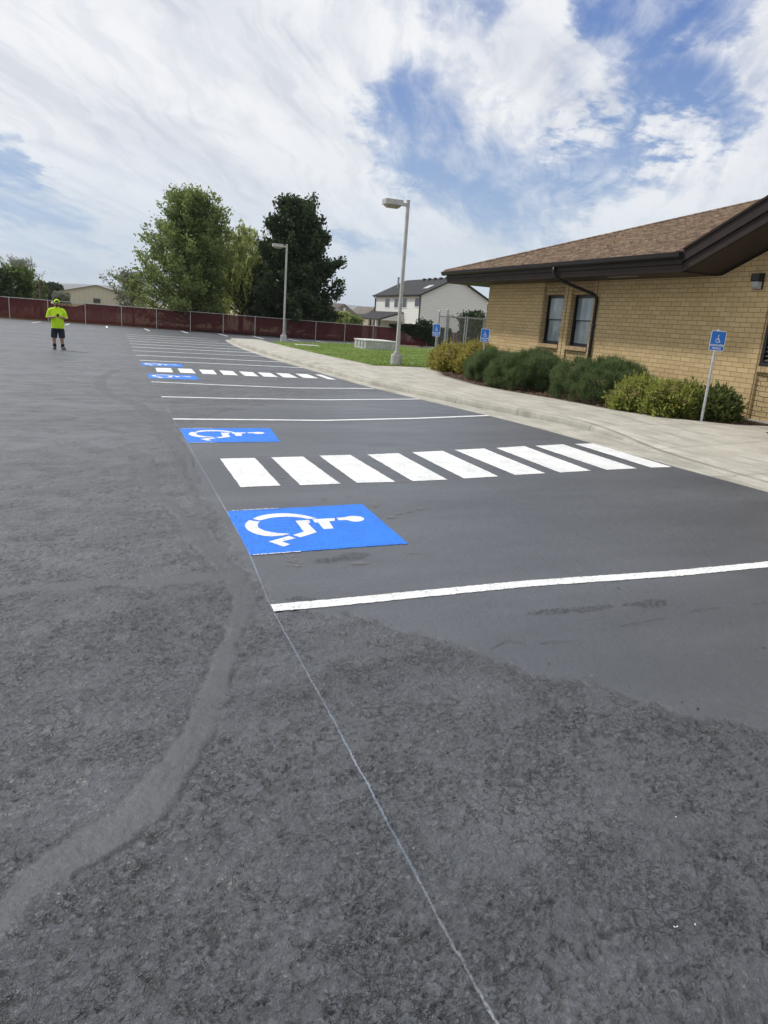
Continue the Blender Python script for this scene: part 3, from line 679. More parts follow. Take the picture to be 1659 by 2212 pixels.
for a, b_ in [(1462,2005),(1455,2010),(1500,2003),(590,1300),(594,1330),(600,1328)]: P2.append(blobpoly(*hit(a, b_), .004, .002, r.uniform(0, 3), int(a)))
tag(flatpoly('dark_grit', P, .0045, mat('dark_grit', (.006, .006, .006), .8)[0]), kind='stuff')
tag(flatpoly('paint_flecks', P2, .0050, mat('white_fleck', (.6, .6, .6), .8)[0]), kind='stuff')

# ================================================================== BUILDING
WX_ = 12.37; XE = 11.40; ZS = 3.20
def brick_mat(name, rough_face=False):
    m, t, b = mat(name, (.4, .3, .17), .9, spec=.25)
    p = t.pos(); s = t.sep(p)
    nrm = t.new('ShaderNodeNewGeometry').outputs['Normal']; ns = t.sep(nrm)
    side = t.math('GREATER_THAN', t.math('ABSOLUTE', ns[1]), .6)
    hcoord = t.math('ADD', t.math('MULTIPLY', s[1], t.math('SUBTRACT', 1.0, side)), t.math('MULTIPLY', s[0], side))
    v = t.comb(hcoord, t.math('SUBTRACT', s[2], .328))
    wob = t.vmath('SCALE', t.comb(t.noise(p, 1.3, 2, .5), t.noise(p, 5, 2, .5), 0.0), scale=.012 if not rough_face else .05)
    v = t.vmath('ADD', v, wob)
    bt = t.new('ShaderNodeTexBrick'); t.put(bt.inputs['Vector'], v)
    bt.offset = .5; bt.inputs['Scale'].default_value = 1.0; bt.inputs['Brick Width'].default_value = .305; bt.inputs['Row Height'].default_value = .1016
    bt.inputs['Mortar Size'].default_value = .0055 if not rough_face else .009; bt.inputs['Mortar Smooth'].default_value = .25; bt.inputs['Bias'].default_value = 0
    t.put(bt.inputs['Color1'], (.51, .375, .190)); t.put(bt.inputs['Color2'], (.59, .445, .240)); t.put(bt.inputs['Mortar'], (.21, .155, .095))
    n = t.noise(p, 2.2, 5, .6); n2_ = t.noise(p, 55, 4, .65)
    c = t.mix(t.math('MULTIPLY', t.ramp(n, .45, .75), .22), bt.outputs['Color'], (.38, .28, .16))
    c = t.mix(t.math('MULTIPLY', t.ramp(n2_, .45, .8), .22), c, (.20, .14, .08))
    streak = t.noise(t.mapping(p, scale=(1, 7, .5)), 1.2, 4, .6)
    c = t.mix(t.math('MULTIPLY', t.ramp(streak, .60, .78), .16), c, (.16, .12, .08))
    t.put(b.inputs['Base Color'], c)
    if rough_face: h = t.math('ADD', t.math('MULTIPLY', t.math('SUBTRACT', 1.0, bt.outputs['Fac']), 1.0), t.math('MULTIPLY', t.noise(p, 18, 5, .65, 1.0), 1.3)); t.put(b.inputs['Normal'], t.bump(h, .035))
    else: t.put(b.inputs['Normal'], t.bump(t.math('ADD', t.math('SUBTRACT', 1.0, bt.outputs['Fac']), t.math('MULTIPLY', n2_, .25)), .006))
    return m
brick = brick_mat('buff_brick'); brick_r = brick_mat('split_face_brick', True)
groove_m = noisy('groove_stain', (.14, .08, .04), .3, 6, .9)
trim = noisy('dark_brown_trim', (.026, .018, .017), .15, 3, .6, bump=.002, bscale=40, spec=.2)
trim2 = noisy('dark_brown_gutter', (.016, .013, .014), .15, 3, .4, spec=.35)
blk = noisy('black_aluminium', (.012, .012, .014), .2, 6, .4)
root = empty('brick_building', (WX_, 15, .3), 'long low buff brick building with brown shingle roof and deep dark eaves', 'building')
YR = -3.0; YG0, YG1 = 12.9, 2.0    # gable spans y 12.9 .. 2.0 ; apex between
SL = .405
YA = (YG0+YG1)/2; ZAp = ZS+SL*(YG0-YA)
YL = 23.2; ZB = .335
bays = [(18.61, 19.66), (17.20, 18.25), (10.10, 11.37)]
rec_low = .05; WIN = .15
def wallbox(mb, ya, yb, za, zb, x0=WX_, x1=WX_+.3): mb.box((x0, ya, za), (x1, yb, zb))
mb = MB()
wallbox(mb, 19.66, YL, ZB, ZS); wallbox(mb, 18.25, 18.61, ZB, ZS); wallbox(mb, 11.37, 17.20, ZB, ZS); wallbox(mb, YR, 10.10, ZB, ZS)
mb.box((WX_+.3, YL-.3, ZB), (WX_+14, YL, ZS))                       # end wall
mb.box((WX_+.3, YR, ZB), (WX_+14, YR+.3, ZS))
# gable triangle above
gz = lambda y: ZS+SL*(min(YG0, y)-YG1 if y < YA else YG0-y)
mb.prism([(12.78, ZS+.001), (YG1+.1, ZS+.001), (YA, ZAp-.05)], 'x', WX_, WX_+.3)
mb.build('wall', brick, root)
# recessed split-face panels above and below the openings
for (ya, yb), (w0, w1) in zip(bays, [(1.45, 2.85), (1.45, 2.85), (1.42, 2.95)]):
    MB().box((WX_+.045, ya, ZB), (WX_+.3, yb, w0-.14)).build('split_face_panel', brick_r, root); MB().box((WX_+.045, ya, w1), (WX_+.3, yb, ZS)).build('split_face_panel', brick_r, root)
    m_ = MB()
    k = int(round((yb-ya)/.105)); st_ = (yb-ya)/k
    for i in range(k): m_.box((WX_-.025, ya+i*st_+.004, w0-.13), (WX_+.22, ya+(i+1)*st_-.004, w0-.02))
    m_.build('rowlock_sill', noisy('sill_brick', (.42, .30, .16), .2, 9, .9, bump=.004), root, bevel=.004)
    m_ = MB(); m_.box((WX_-.018, ya+.002, w0-.135), (WX_+.28, yb-.002, w0-.012)); m_.build('sill_mortar', noisy('mortar', (.20, .15, .10), .2, 20, .95), root)
# vertical expansion grooves
for y in (18.43, 17.08, 11.40, 19.70):
    MB().box((WX_-.003, y-.012, ZB), (WX_+.001, y+.012, ZS)).build('expansion_groove', groove_m, root)
MB().box((WX_+.012, YR, -.4), (WX_+.3, YL-.01, ZB-.002)).build('foundation', cm_plain, root)
glass, t, b = mat('blind_glass', (.20, .25, .26), .06, spec=.8)
p = t.pos(); sx = t.sep(p); n = t.noise(t.mapping(p, scale=(1, 1.6, .5)), 1.4, 2, .5); lines = t.math('SINE', t.math('MULTIPLY', sx[2], 250.0))
t.put(b.inputs['Base Color'], t.mix(t.ramp(n, .3, .7), (.17, .22, .235), (.38, .45, .46))); t.put(b.inputs['Normal'], t.bump(t.noise(p, 2.0, 2, .5), .01))
for (ya, yb) in bays[:2]:
    za, zb = 1.45, 2.85; x = WX_+WIN
    fr = MB()
    def frame(mb, ya, yb, za, zb, x0, x1, w):
        mb.box((x0, ya, za), (x1, ya+w, zb)); mb.box((x0, yb-w, za), (x1, yb, zb)); mb.box((x0, ya+w, za), (x1, yb-w, za+w)); mb.box((x0, ya+w, zb-w), (x1, yb-w, zb))
    frame(fr, ya+.003, yb-.003, za-.01, zb-.003, x, x+.10, .055); 
    fo = fr.build('window_frame', blk, root)
    zm = (za+zb)/2
    for z0, z1, xs in ((za+.045, zm+.015, x+.055), (zm-.015, zb-.058, x+.030)):
        s_2 = MB(); frame(s_2, ya+.06, yb-.06, z0, z1, xs, xs+.03, .030); s_2.build('sash', blk, fo)
        MB().box((xs+.012, ya+.085, z0+.02), (xs+.018, yb-.085, z1-.02)).build('pane', glass, fo)
# louvred vent
lv = MB(); frame(lv, 10.12, 11.36, 1.42, 2.94, WX_+.02, WX_+.14, .06); lo = lv.build('vent_louvre', blk, root)
m_ = MB(); M0 = Matrix.Rotation(rad(0), 4, 'Y')
for i in range(16):
    z = 1.52+i*.088
    m_.slab([(WX_+.035, 10.19, z), (WX_+.125, 10.19, z+.065), (WX_+.125, 11.29, z+.065), (WX_+.035, 11.29, z)], .008)
m_.build('louvre_blades', noisy('louvre_metal', (.06, .062, .066), .2, 8, .5), lo)
MB().box((WX_+.13, 10.19, 1.49), (WX_+.139, 11.29, 2.87)).build('vent_backing', mat('vent_dark', (.004, .004, .004), .9)[0], lo)
# soffit, fascia, gutter
YE = 24.62
sf, t, b = mat('brown_soffit_boards', (.035, .026, .022), .6)
p = t.pos(); sx = t.sep(p); w = t.new('ShaderNodeMath', operation='PINGPONG'); t.put(w.inputs[0], sx[1]); w.inputs[1].default_value = .06
j = t.ramp(w.outputs[0], .006, .001); t.put(b.inputs['Base Color'], t.mix(t.noise(t.mapping(p, scale=(.6, 12, 1)), 3, 3, .5), (.026, .018, .015), (.045, .031, .025))); t.put(b.inputs['Normal'], t.bump(j, -.006))
MB().box((XE+.03, YG0-.0, ZS), (WX_+.3, YE-.03, ZS+.02)).build('soffit', sf, root)
MB().box((WX_+.3, YL, ZS), (WX_+14, YE-.03, ZS+.02)).build('soffit', sf, root)
fb = MB()
fb.prism([(XE, ZS-.0), (XE+.05, ZS), (XE+.05, 3.62), (XE-.05, 3.62), (XE-.05, 3.36), (XE-.02, 3.34), (XE-.02, 3.30)], 'y', YG0, YE)   # stepped two-board fascia
fb.box((XE+.05, YE-.05, ZS), (WX_+14, YE, 3.62)); fb.box((XE+.05, YE, 3.36), (WX_+14, YE+.03, 3.62))
fb.build('fascia', trim, root)
gt = [(XE-.055, 3.46), (XE-.12, 3.46), (XE-.155, 3.50), (XE-.165, 3.545), (XE-.175, 3.585), (XE-.165, 3.587), (XE-.15, 3.55), (XE-.14, 3.51), (XE-.115, 3.472), (XE-.065, 3.472), (XE-.065, 3.58), (XE-.055, 3.58)]
g = MB(); g.prism(gt, 'y', YG0+.02, YE+.22)
g.prism([(XE-.055, 3.46), (XE-.12, 3.46), (XE-.155, 3.50), (XE-.165, 3.545), (XE-.175, 3.585), (XE-.055, 3.585)], 'y', YG0, YG0+.02)
g.prism([(XE-.055, 3.46), (XE-.12, 3.46), (XE-.155, 3.50), (XE-.165, 3.545), (XE-.175, 3.585), (XE-.055, 3.585)], 'y', YE+.22, YE+.235)
g.build('gutter', trim2, root)
# rake of the cross gable: two stepped boards climbing toward the apex, drip edge, sloped soffit
def rake(x0, x1, ztop, zbot, ext=0.0):
    ya, yb = YG0+ext, YA
    za, zb = ZS-SL*ext, ZAp
    yc = 2*YA-ya
    up_l = [(ya, za+zbot), (yb, zb+zbot), (yc, za+zbot), (yc, za+ztop), (yb, zb+ztop), (ya, za+ztop)]
    n = 6; vs_ = [(x0, a, b_) for a, b_ in up_l]+[(x1, a, b_) for a, b_ in up_l]
    fs = [(0, 1, 4, 5), (1, 2, 3, 4), (11, 10, 7, 6), (10, 9, 8, 7)]+[(i, n+i, n+(i+1) % n, (i+1) % n) for i in range(n)]
    return vs_, fs
rk = MB(); rk.add(*rake(XE-.0, XE+.05, .20, .0)); rk.add(*rake(XE-.045, XE+.05, .43, .20)); rk.build('rake_board', trim, root)
rk = MB(); rk.add(*rake(XE-.085, XE+.02, .465, .43)); rk.build('drip_edge', noisy('drip_metal', (.05, .045, .045), .1, 5, .3), root)
sfr = MB(); sfr.add(*rake(XE+.05, WX_+.3, .03, .012)); sfr.build('rake_soffit', sf, root)
# little return box where eave meets rake
MB().box((XE+.0, YG0-.02, ZS-.003), (WX_-.002, YG0+.05, ZS+.012)).build('soffit_return', trim, root)
# roof planes
sh, t, b = mat('brown_shingles', (.2, .13, .09), .95, spec=.2)
def shingles(t, b, along, across, c1, c2, c3, w_=.33, h_=.14):
    p = t.pos(); s = t.sep(p)
    hc = s[along]; vc = s[across]
    v = t.comb(t.math('ADD', hc, 0.0), vc)
    bt = t.new('ShaderNodeTexBrick'); bt.offset = .37; bt.offset_frequency = 2; t.put(bt.inputs['Vector'], v); bt.inputs['Scale'].default_value = 1
    bt.inputs['Brick Width'].default_value = w_; bt.inputs['Row Height'].default_value = h_; bt.inputs['Mortar Size'].default_value = .012; bt.inputs['Mortar Smooth'].default_value = .3
    t.put(bt.inputs['Color1'], c1); t.put(bt.inputs['Color2'], c2); t.put(bt.inputs['Mortar'], c3)
    row = t.math('FLOOR', t.math('DIVIDE', vc, h_)); wn = t.new('ShaderNodeTexWhiteNoise', noise_dimensions='2D'); t.put(wn.inputs['Vector'], t.comb(t.math('FLOOR', t.math('DIVIDE', t.math('ADD', hc, t.math('MULTIPLY', row, .171)), .19)), row))
    c = t.mix(t.math('MULTIPLY', wn.outputs['Value'], .75), bt.outputs['Color'], c3)
    n = t.noise(p, 160, 2, .6); c = t.mix(t.math('MULTIPLY', n, .35), c, tuple(v_*.6 for v_ in c2))
    t.put(b.inputs['Base Color'], c)
    fr_ = t.math('SUBTRACT', 1.0, t.math('FRACT', t.math('DIVIDE', vc, h_)))
    t.put(b.inputs['Normal'], t.bump(t.math('ADD', fr_, t.math('ADD', t.math('MULTIPLY', wn.outputs['Value'], .6), t.math('MULTIPLY', n, .2))), .03))
shingles(t, b, 1, 0, (.42, .315, .225), (.29, .205, .145), (.105, .076, .060))
M_ = .345; ZR0 = 3.60; XRI = 19.0; XR0 = XE-.10
YE2 = YE+.08
zr = lambda x: ZR0+M_*(x-XR0)
run = XRI-XR0
# main slope is bounded by the hip on the left and by the cross gable's valley on the right
top = [(XR0, YG0+.05, ZR0), (XR0, YE2, ZR0), (XRI, YE2-run, zr(XRI)), (XRI, -3, zr(XRI)), (XR0+4.2, YA-.5, zr(XR0+4.2)), (XR0+.02, YG0-.55, ZR0+.01)]
# valley: gable plane z=ZS+.47+SL*(YG0-y) meets main plane
def val(y): return XR0+((ZS+.465+SL*(YG0-y))-ZR0)/M_
top = [(XR0, YG0+.12, ZR0), (XR0, YE2, ZR0), (XRI, YE2-run, zr(XRI)), (XRI, YA, zr(XRI)), (val(YA), YA, zr(val(YA)))]
rf = MB().slab(top, .05).build('roof', sh, root)
# raised shingle courses on the visible slope: thin overlapping strips
cr_ = MB(); n_c = 48; rr_ = random.Random(3)
xs_ = np.arange(XR0-.03, XRI-.1, .14)
for x in xs_:
    yl = YE2-(x-XR0); yr = YG0+.12 if x < XR0+.25 else YG0+.12-(x-XR0-.1)*M_/SL
    if yl-yr < .3: continue
    k = max(1, int((yl-yr)/.33)); ed = np.linspace(yr, yl, k+1)
    for a, b_ in zip(ed[:-1], ed[1:]):
        j_ = rr_.uniform(0, .004); xa_ = x-rr_.uniform(0, .025)
        za = zr(xa_)+.024+j_*2; zb = zr(x+.145)+.004
        cr_.add([(xa_, a, za), (xa_, b_, za), (x+.145, b_, zb), (x+.145, a, zb), (xa_, a, za-.024), (xa_, b_, za-.024)], [(0, 1, 2, 3), (0, 4, 5, 1)])
cr_.build('shingle_courses', sh, rf, fix=False)
hp, t, b = mat('brown_shingles_end', (.2, .13, .09), .95, spec=.2); shingles(t, b, 0, 1, (.34, .225, .15), (.26, .165, .11), (.13, .08, .06))
MB().slab([(XR0, YE2, ZR0-.002), (2*XRI-XR0, YE2, ZR0-.002), (XRI, YE2-run, zr(XRI)-.002)], .05).build('roof', hp, root)
MB().slab([(XE-.085, YG0, ZS+.47), (XE-.085, YA, ZAp+.47), (val(YA)+2, YA, ZAp+.47), (XR0+.1, YG0, ZS+.47)], .03).build('roof', hp, root)
MB().slab([(XE-.085, 2*YA-YG0, ZS+.47), (XE-.085, YA, ZAp+.468), (XRI, YA, ZAp+.468), (XRI, 2*YA-YG0, ZS+.47)], .03).build('roof', hp, root)
# hip cap
hc_ = MB(); hc_.tube([(XR0-.01, YE2, ZR0+.01), (XRI, YE2-run, zr(XRI)+.02)], .045, 6); hc_.build('ridge_cap', sh, rf)
# downspout with elbows and strap
ds = MB()
pth = [(XE-.10, 17.66, 3.47), (XE-.10, 17.66, 3.34), (XE-.08, 17.62, 3.24), (XE+.0, 17.55, 3.16), (XE+.5, 17.3, 2.98), (WX_-.13, 17.05, 2.84), (WX_-.06, 17.0, 2.76), (WX_-.05, 16.99, 2.66), (WX_-.05, 16.99, .45), (WX_-.09, 16.99, .36), (WX_-.2, 16.99, .30)]
ds.tube(pth, .042, 8); dso = ds.build('downspout', trim2, root, smooth=True)
stm_ = noisy('strap_metal', (.10, .10, .10), .2, 9, .4, .3)
for z in (1.0, 2.02): MB().box((WX_-.10, 16.93, z), (WX_, 17.05, z+.025)).build('strap', stm_, dso)
# soffit vent strip
sv = MB(); sv.box((11.70, 14.75, ZS-.006), (11.80, 15.85, ZS-.001)); sv.build('soffit_vent', noisy('vent_white', (.35, .35, .34), .2, 30, .5), root)
# wall light
wl = empty('wall_light', (WX_, 11.75, 3.0), 'black wall pack light with ribbed clear lens high on the brick wall', 'wall light')
m_ = MB(); m_.prism([(WX_-.002, 3.22), (WX_-.17, 3.20), (WX_-.17, 3.07), (WX_-.15, 3.05), (WX_-.03, 3.05), (WX_-.03, 2.90), (WX_-.002, 2.90)], 'y', 11.63, 11.83); m_.build('housing', blk, wl, bevel=.006)
lens, t, b = mat('ribbed_lens', (.42, .43, .42), .25); t.put(b.inputs['Normal'], t.bump(t.math('SINE', t.math('MULTIPLY', t.sep(t.pos())[1], 260.0)), .004))
m_ = MB(); m_.prism([(WX_-.03, 3.048), (WX_-.15, 3.048), (WX_-.14, 2.94), (WX_-.09, 2.905), (WX_-.03, 2.905)], 'y', 11.65, 11.81); m_.build('lens', lens, wl, bevel=.006)
# door mat at the right edge of the pavement
mt = MB(); mx0, my0 = 10.95, 8.6
mt.box((mx0, my0, G(mx0+1, my0+.5)+.124), (mx0+1.2, my0+1.0, G(mx0+1, my0+.5)+.142))
o = mt.build('door_mat', noisy('black_mat', (.012, .012, .014), .3, 40, .8, bump=.004), None, bevel=.004); tag(o, 'black rubber mat lying on the pavement near the brick wall', 'mat')

# ================================================================== LAMP POSTS
galv = noisy('weathered_grey_paint', (.40, .40, .385), .12, 5, .5, .0, bump=.001, bscale=90)
def at_pt(px, py, Y):
    d = (px-829.5)*R/f_ - (py-1106)*U/f_ + Fw; q = d*(Y/d[1]); return float(q[0]), float(q[1]), float(q[2]+CH)
def lamp_post(x, y, zb, ztop, label):
    root = empty('lamp_post', (x, y, zb), label, 'lamp post', 'parking lot lamp posts')
    m_ = MB(); m_.tube([(x, y, zb-.15), (x, y, zb+.37), (x, y, zb+.385)], [.2, .2, .188], 28); m_.build('pedestal', cm_plain, root)
    MB().box((x-.125, y-.125, zb+.386), (x+.125, y+.125, zb+.41)).build('base_plate', galv, root, bevel=.004)
    m_ = MB(); m_.box((x-.085, y-.085, zb+.411), (x+.085, y+.085, zb+.50)); m_.build('base_cover', galv, root, bevel=.012)
    m_ = MB(); a, c = .052, .048
    m_.add([(x-a, y-a, zb+.50), (x+a, y-a, zb+.50), (x+a, y+a, zb+.50), (x-a, y+a, zb+.50), (x-c, y-c, ztop), (x+c, y-c, ztop), (x+c, y+c, ztop), (x-c, y+c, ztop)],
           [(0, 3, 2, 1), (4, 5, 6, 7), (0, 1, 5, 4), (1, 2, 6, 5), (2, 3, 7, 6), (3, 0, 4, 7)]); m_.build('pole', galv, root, bevel=.006)
    MB().box((x-.055, y-.055, ztop), (x+.055, y+.055, ztop+.012)).build('pole_cap', galv, root)
    m_ = MB(); m_.box((x-.24, y-.035, ztop-.19), (x-.045, y+.035, ztop-.09)); m_.build('arm', galv, root)
    hx0, hx1, z0, z1 = x-.86, x-.24, ztop-.21, ztop-.035
    m_ = MB(); m_.box((hx0, y-.20, z0), (hx1, y+.20, z1)); ho = m_.build('lamp_head', galv, root, bevel=.012)
    m_ = MB(); w0, w1 = .17, .10
    m_.add([(hx0+.04, y-w0, z0), (hx1-.04, y-w0, z0), (hx1-.04, y+w0, z0), (hx0+.04, y+w0, z0), (hx0+.12, y-w1, z0-.085), (hx1-.12, y-w1, z0-.085), (hx1-.12, y+w1, z0-.085), (hx0+.12, y+w1, z0-.085)],
           [(0, 3, 2, 1), (4, 5, 6, 7), (0, 1, 5, 4), (1, 2, 6, 5), (2, 3, 7, 6), (3, 0, 4, 7)]); m_.build('lens', noisy('yellowed_lens', (.30, .28, .23), .15, 6, .3), ho, bevel=.006)
lamp_post(9.51, 24.2, .235, 5.68, 'nearer taller grey lamp post on a round concrete pedestal by the pavement')
lamp_post(10.30, 45.8, .03, 5.80, 'farther grey lamp post standing in front of the dark tree at the lawn tip')

# ================================================================== SIGNS
sg_blue = noisy('sign_blue', (.010, .16, .62), .08, 4, .35); sg_white = mat('sign_white', (.80, .82, .84), .4)[0]
steel = noisy('galvanised_steel', (.46, .48, .50), .18, 18, .42, .15)
def rrect(w, h, r, n=5, cx=0, cy=0):
    P = []
    for sx, sy_, a0 in ((1, 1, 0), (-1, 1, 90), (-1, -1, 180), (1, -1, 270)):
        for i in range(n+1):
            a = rad(a0+90*i/n); P.append((cx+sx*(w/2-r)+r*math.cos(a), cy+sy_*(h/2-r)+r*math.sin(a)))
    return P
def text_mesh(s, size, m, name, parent, M, xs=1.0):
    cu = D.curves.new(name, 'FONT'); cu.body = s; cu.size = size; cu.align_x = 'CENTER'; cu.align_y = 'CENTER'; cu.extrude = .0004; cu.offset = size*.018; cu.resolution_u = 3
    o = D.objects.new(name+'_tmp', cu); COL.objects.link(o); bpy.context.view_layer.update()
    me = D.meshes.new_from_object(o.evaluated_get(bpy.context.evaluated_depsgraph_get())); D.objects.remove(o)
    for v in me.vertices: v.co.x *= xs
    q = D.objects.new(name, me); COL.objects.link(q); me.materials.clear(); me.materials.append(m); q.parent = parent; q.matrix_local = M
    return q
def parking_sign(x, y, zb, top, lean, face, label, w=.305, h=.40, bend=0.0):
    root = empty('parking_sign', (x, y, zb), label, 'sign', 'blue handicapped parking signs')
    L = Matrix.Rotation(lean, 4, 'Y')
    def T(v): return tuple(Vector((x, y, zb))+(L @ Vector(v)))
    H = top-zb
    m_ = MB(); m_.tube([T((0, 0, -.1)), T((0, 0, H))], .026, 12); m_.build('pole', steel, root, smooth=False)
    m_ = MB(); m_.tube([T((.02, -.02, H-.02)), T((.05, -.02, H-.02))], .012, 8); m_.build('pole_bolt', steel, root)
    F = Matrix.Translation(Vector((0, 0, 0))) @ L @ Matrix.Rotation(face, 4, 'Z')      # plate frame: x right, z up, -y front
    zc = H-.03-h/2
    def plate(P, y0, y1, m, name, par):
        n = len(P); q = MB(); vv = [(a, yy, zc+c) for yy in (y0, y1) for a, c in P]
        vv = [tuple(Vector((x, y, zb))+(F @ Vector(v))) for v in vv]
        q.add(vv, [tuple(range(n)), tuple(range(2*n-1, n-1, -1))]+[(i, (i+1) % n, n+(i+1) % n, n+i) for i in range(n)])
        return q.build(name, m, par)
    pl_ = plate(rrect(w, h, .028), -.034, -.031, sg_white, 'sign_plate', root)
    plate(rrect(w-.022, h-.022, .02), -.0352, -.0341, sg_blue, 'blue_field', pl_)
    # wheelchair figure
    k = h*.98
    def P_(pts): return [(a*k, b_*k) for a, b_ in pts]
    cx0, cy0 = -.012, .045
    ringp = [(cx0+.115*math.cos(rad(a)), cy0+.115*math.sin(rad(a))) for a in range(110, 381, 10)]+[(cx0+.090*math.cos(rad(a)), cy0+.090*math.sin(rad(a))) for a in range(380, 109, -10)]
    em = MB()
    shapes = [ringp, [(cx0-.052+.055+.028*math.cos(rad(a)), cy0+.262+.028*math.sin(rad(a))) for a in range(0, 360, 20)],
              [(-.030, .270), (.004, .265), (.016, .155), (.075, .155), (.075, .135), (.020, .135), (.024, .095), (.085, .095), (.118, -.018), (.155, -.002), (.160, -.024), (.108, -.052), (.066, .068), (-.018, .068)]]
    for s_k, P in enumerate(shapes):
        P = P_(P); n = len(P)
        vv = [tuple(Vector((x, y, zb))+(F @ Vector((a, -.0362+.0006*q_-.0001*s_k, zc+c-.01)))) for q_ in (0, 1) for a, c in P]
        em.add(vv, [tuple(range(n)), tuple(range(2*n-1, n-1, -1))]+[(i, (i+1) % n, n+(i+1) % n, n+i) for i in range(n)])
    em.build('wheelchair_emblem', sg_white, pl_)
    for s, dz_, sz, sx_ in (('HANDICAPPED', -h*.225, h*.145, .80), ('PARKING', -h*.375, h*.145, .80)):
        Mx = F @ Matrix.Translation((0, -.0358, zc+dz_)) @ Matrix.Rotation(rad(90), 4, 'X')
        text_mesh(s, sz, sg_white, 'lettering', pl_, Mx, w/.305*sx_)
    return root
zb = G(10.94, 11.14)+.11
parking_sign(10.935, 11.14, zb, 2.05, rad(.6), rad(-14), 'blue handicapped parking sign on a steel pole at the bed, nearest of the three', w=.31, h=.375)
parking_sign(11.05, 24.35, G(11.05, 24.35)+.12, 1.80, rad(-.5), rad(-52), 'small blue parking sign farthest away, before the left gate post', w=.30, h=.43)
parking_sign(11.02, 20.63, G(11.02, 20.63)+.10, 1.76, rad(.2), rad(-48), 'small blue parking sign among the left shrubs, just before the building corner', w=.28, h=.40)

# ================================================================== CONCRETE VAULT on the lawn
vx0, vx1, vy0, vy1 = 13.15, 15.05, 38.2, 40.2
zv = G(14, 39)+.10
root = empty('concrete_vault', ((vx0+vx1)/2, (vy0+vy1)/2, zv), 'low pale concrete utility vault box on the lawn left of the taller lamp post', 'utility vault')
MB().box((vx0, vy0, zv-.05), (vx1, vy1, zv+.47)).build('body', cm_plain, root, bevel=.03)
lidp = [(vx0-.03, vy0-.03), (vx1+.03, vy0-.03), (vx1+.03, vy1+.03), (vx0-.03, vy1+.03)]
m_ = MB(); m_.add([(a, b_, zv+.472) for a, b_ in lidp]+[(a, b_, zv+.535) for a, b_ in lidp]+[((vx0+vx1)/2-.5, (vy0+vy1)/2-.4, zv+.565), ((vx0+vx1)/2+.5, (vy0+vy1)/2-.4, zv+.565), ((vx0+vx1)/2+.5, (vy0+vy1)/2+.4, zv+.565), ((vx0+vx1)/2-.5, (vy0+vy1)/2+.4, zv+.565)],
   [(0, 3, 2, 1), (0, 1, 5, 4), (1, 2, 6, 5), (2, 3, 7, 6), (3, 0, 4, 7), (4, 5, 9, 8), (5, 6, 10, 9), (6, 7, 11, 10), (7, 4, 8, 11), (8, 9, 10, 11)]); m_.build('lid', noisy('vault_lid', (.55, .55, .53), .1, 4, .8), root)
for k in range(3):
    yk = vy0+.35+k*.55
    m_ = MB(); m_.box((vx0-.02, yk, zv+.12), (vx0-.001, yk+.05, zv+.44)); m_.build('bracket', blk, root)

# ================================================================== CHAIN-LINK ENCLOSURE beside the building
root = empty('chain_link_enclosure', (11.2, 24.6, .3), 'galvanised chain link gate enclosure against the far corner of the brick building', 'gate')
ye_ = 24.62; zg = G(12, ye_)+.10
def post(x, top, r=.032, yy=ye_):
    m_ = MB(); m_.tube([(x, yy, zg-.15), (x, yy, top), (x, yy, top+.02), (x, yy, top+.05)], [r, r, r*1.15, r*.3], 10); m_.build('post', steel, root)
def wires(x0, x1, z0, z1, yy, name='wire_mesh', par=None, cell=.070, r=.0042):
    m_ = MB(); W_, H_ = x1-x0, z1-z0; s_ = cell*1.0
    n = int((W_+H_)/s_)+1
    for i in range(n):
        c = i*s_
        for sgn in (1, -1):
            # x from a to b along 45 deg
            a0 = max(0, c-H_); a1 = min(W_, c)
            if a1-a0 < .02: continue
            p0 = (a0, c-a0); p1 = (a1, c-a1)
            if sgn < 0: p0 = (W_-p0[0], p0[1]); p1 = (W_-p1[0], p1[1])
            m_.tube([(x0+p0[0], yy+.002*sgn, z0+p0[1]), (x0+p1[0], yy+.002*sgn, z0+p1[1])], r, 3, caps=False)
    return m_.build(name, steel, par or root, fix=False)
tops = 2.16
for x, tp_, r_ in ((11.20, 2.20, .034), (11.52, 2.26, .042), (13.12, 2.30, .042), (13.9, 2.2, .034)): post(x, tp_, r_)
wires(11.23, 11.49, zg+.03, 2.08, ye_); 
def gate(x0, x1):
    g_ = MB(); r_ = .027
    g_.tube([(x0, ye_, zg+.06), (x0, ye_, 2.12)], r_, 8); g_.tube([(x1, ye_, zg+.06), (x1, ye_, 2.12)], r_, 8)
    for z in (zg+.10, zg+.78, 2.06): g_.tube([(x0, ye_, z), (x1, ye_, z)], r_*.9, 8)
    go = g_.build('gate_leaf', steel, root); wires(x0, x1, zg+.10, 2.12, ye_+.03, par=go)
gate(11.60, 12.28); gate(12.36, 13.04)
m_ = MB(); m_.tube([(11.2, ye_, 2.06), (11.52, ye_, 2.06)], .021, 8); m_.build('top_rail', steel, root)
m_ = MB(); m_.tube([(13.12, ye_, 2.06), (13.9, ye_, 2.06)], .021, 8); m_.build('top_rail', steel, root)
wires(13.15, 13.88, zg+.03, 2.10, ye_)

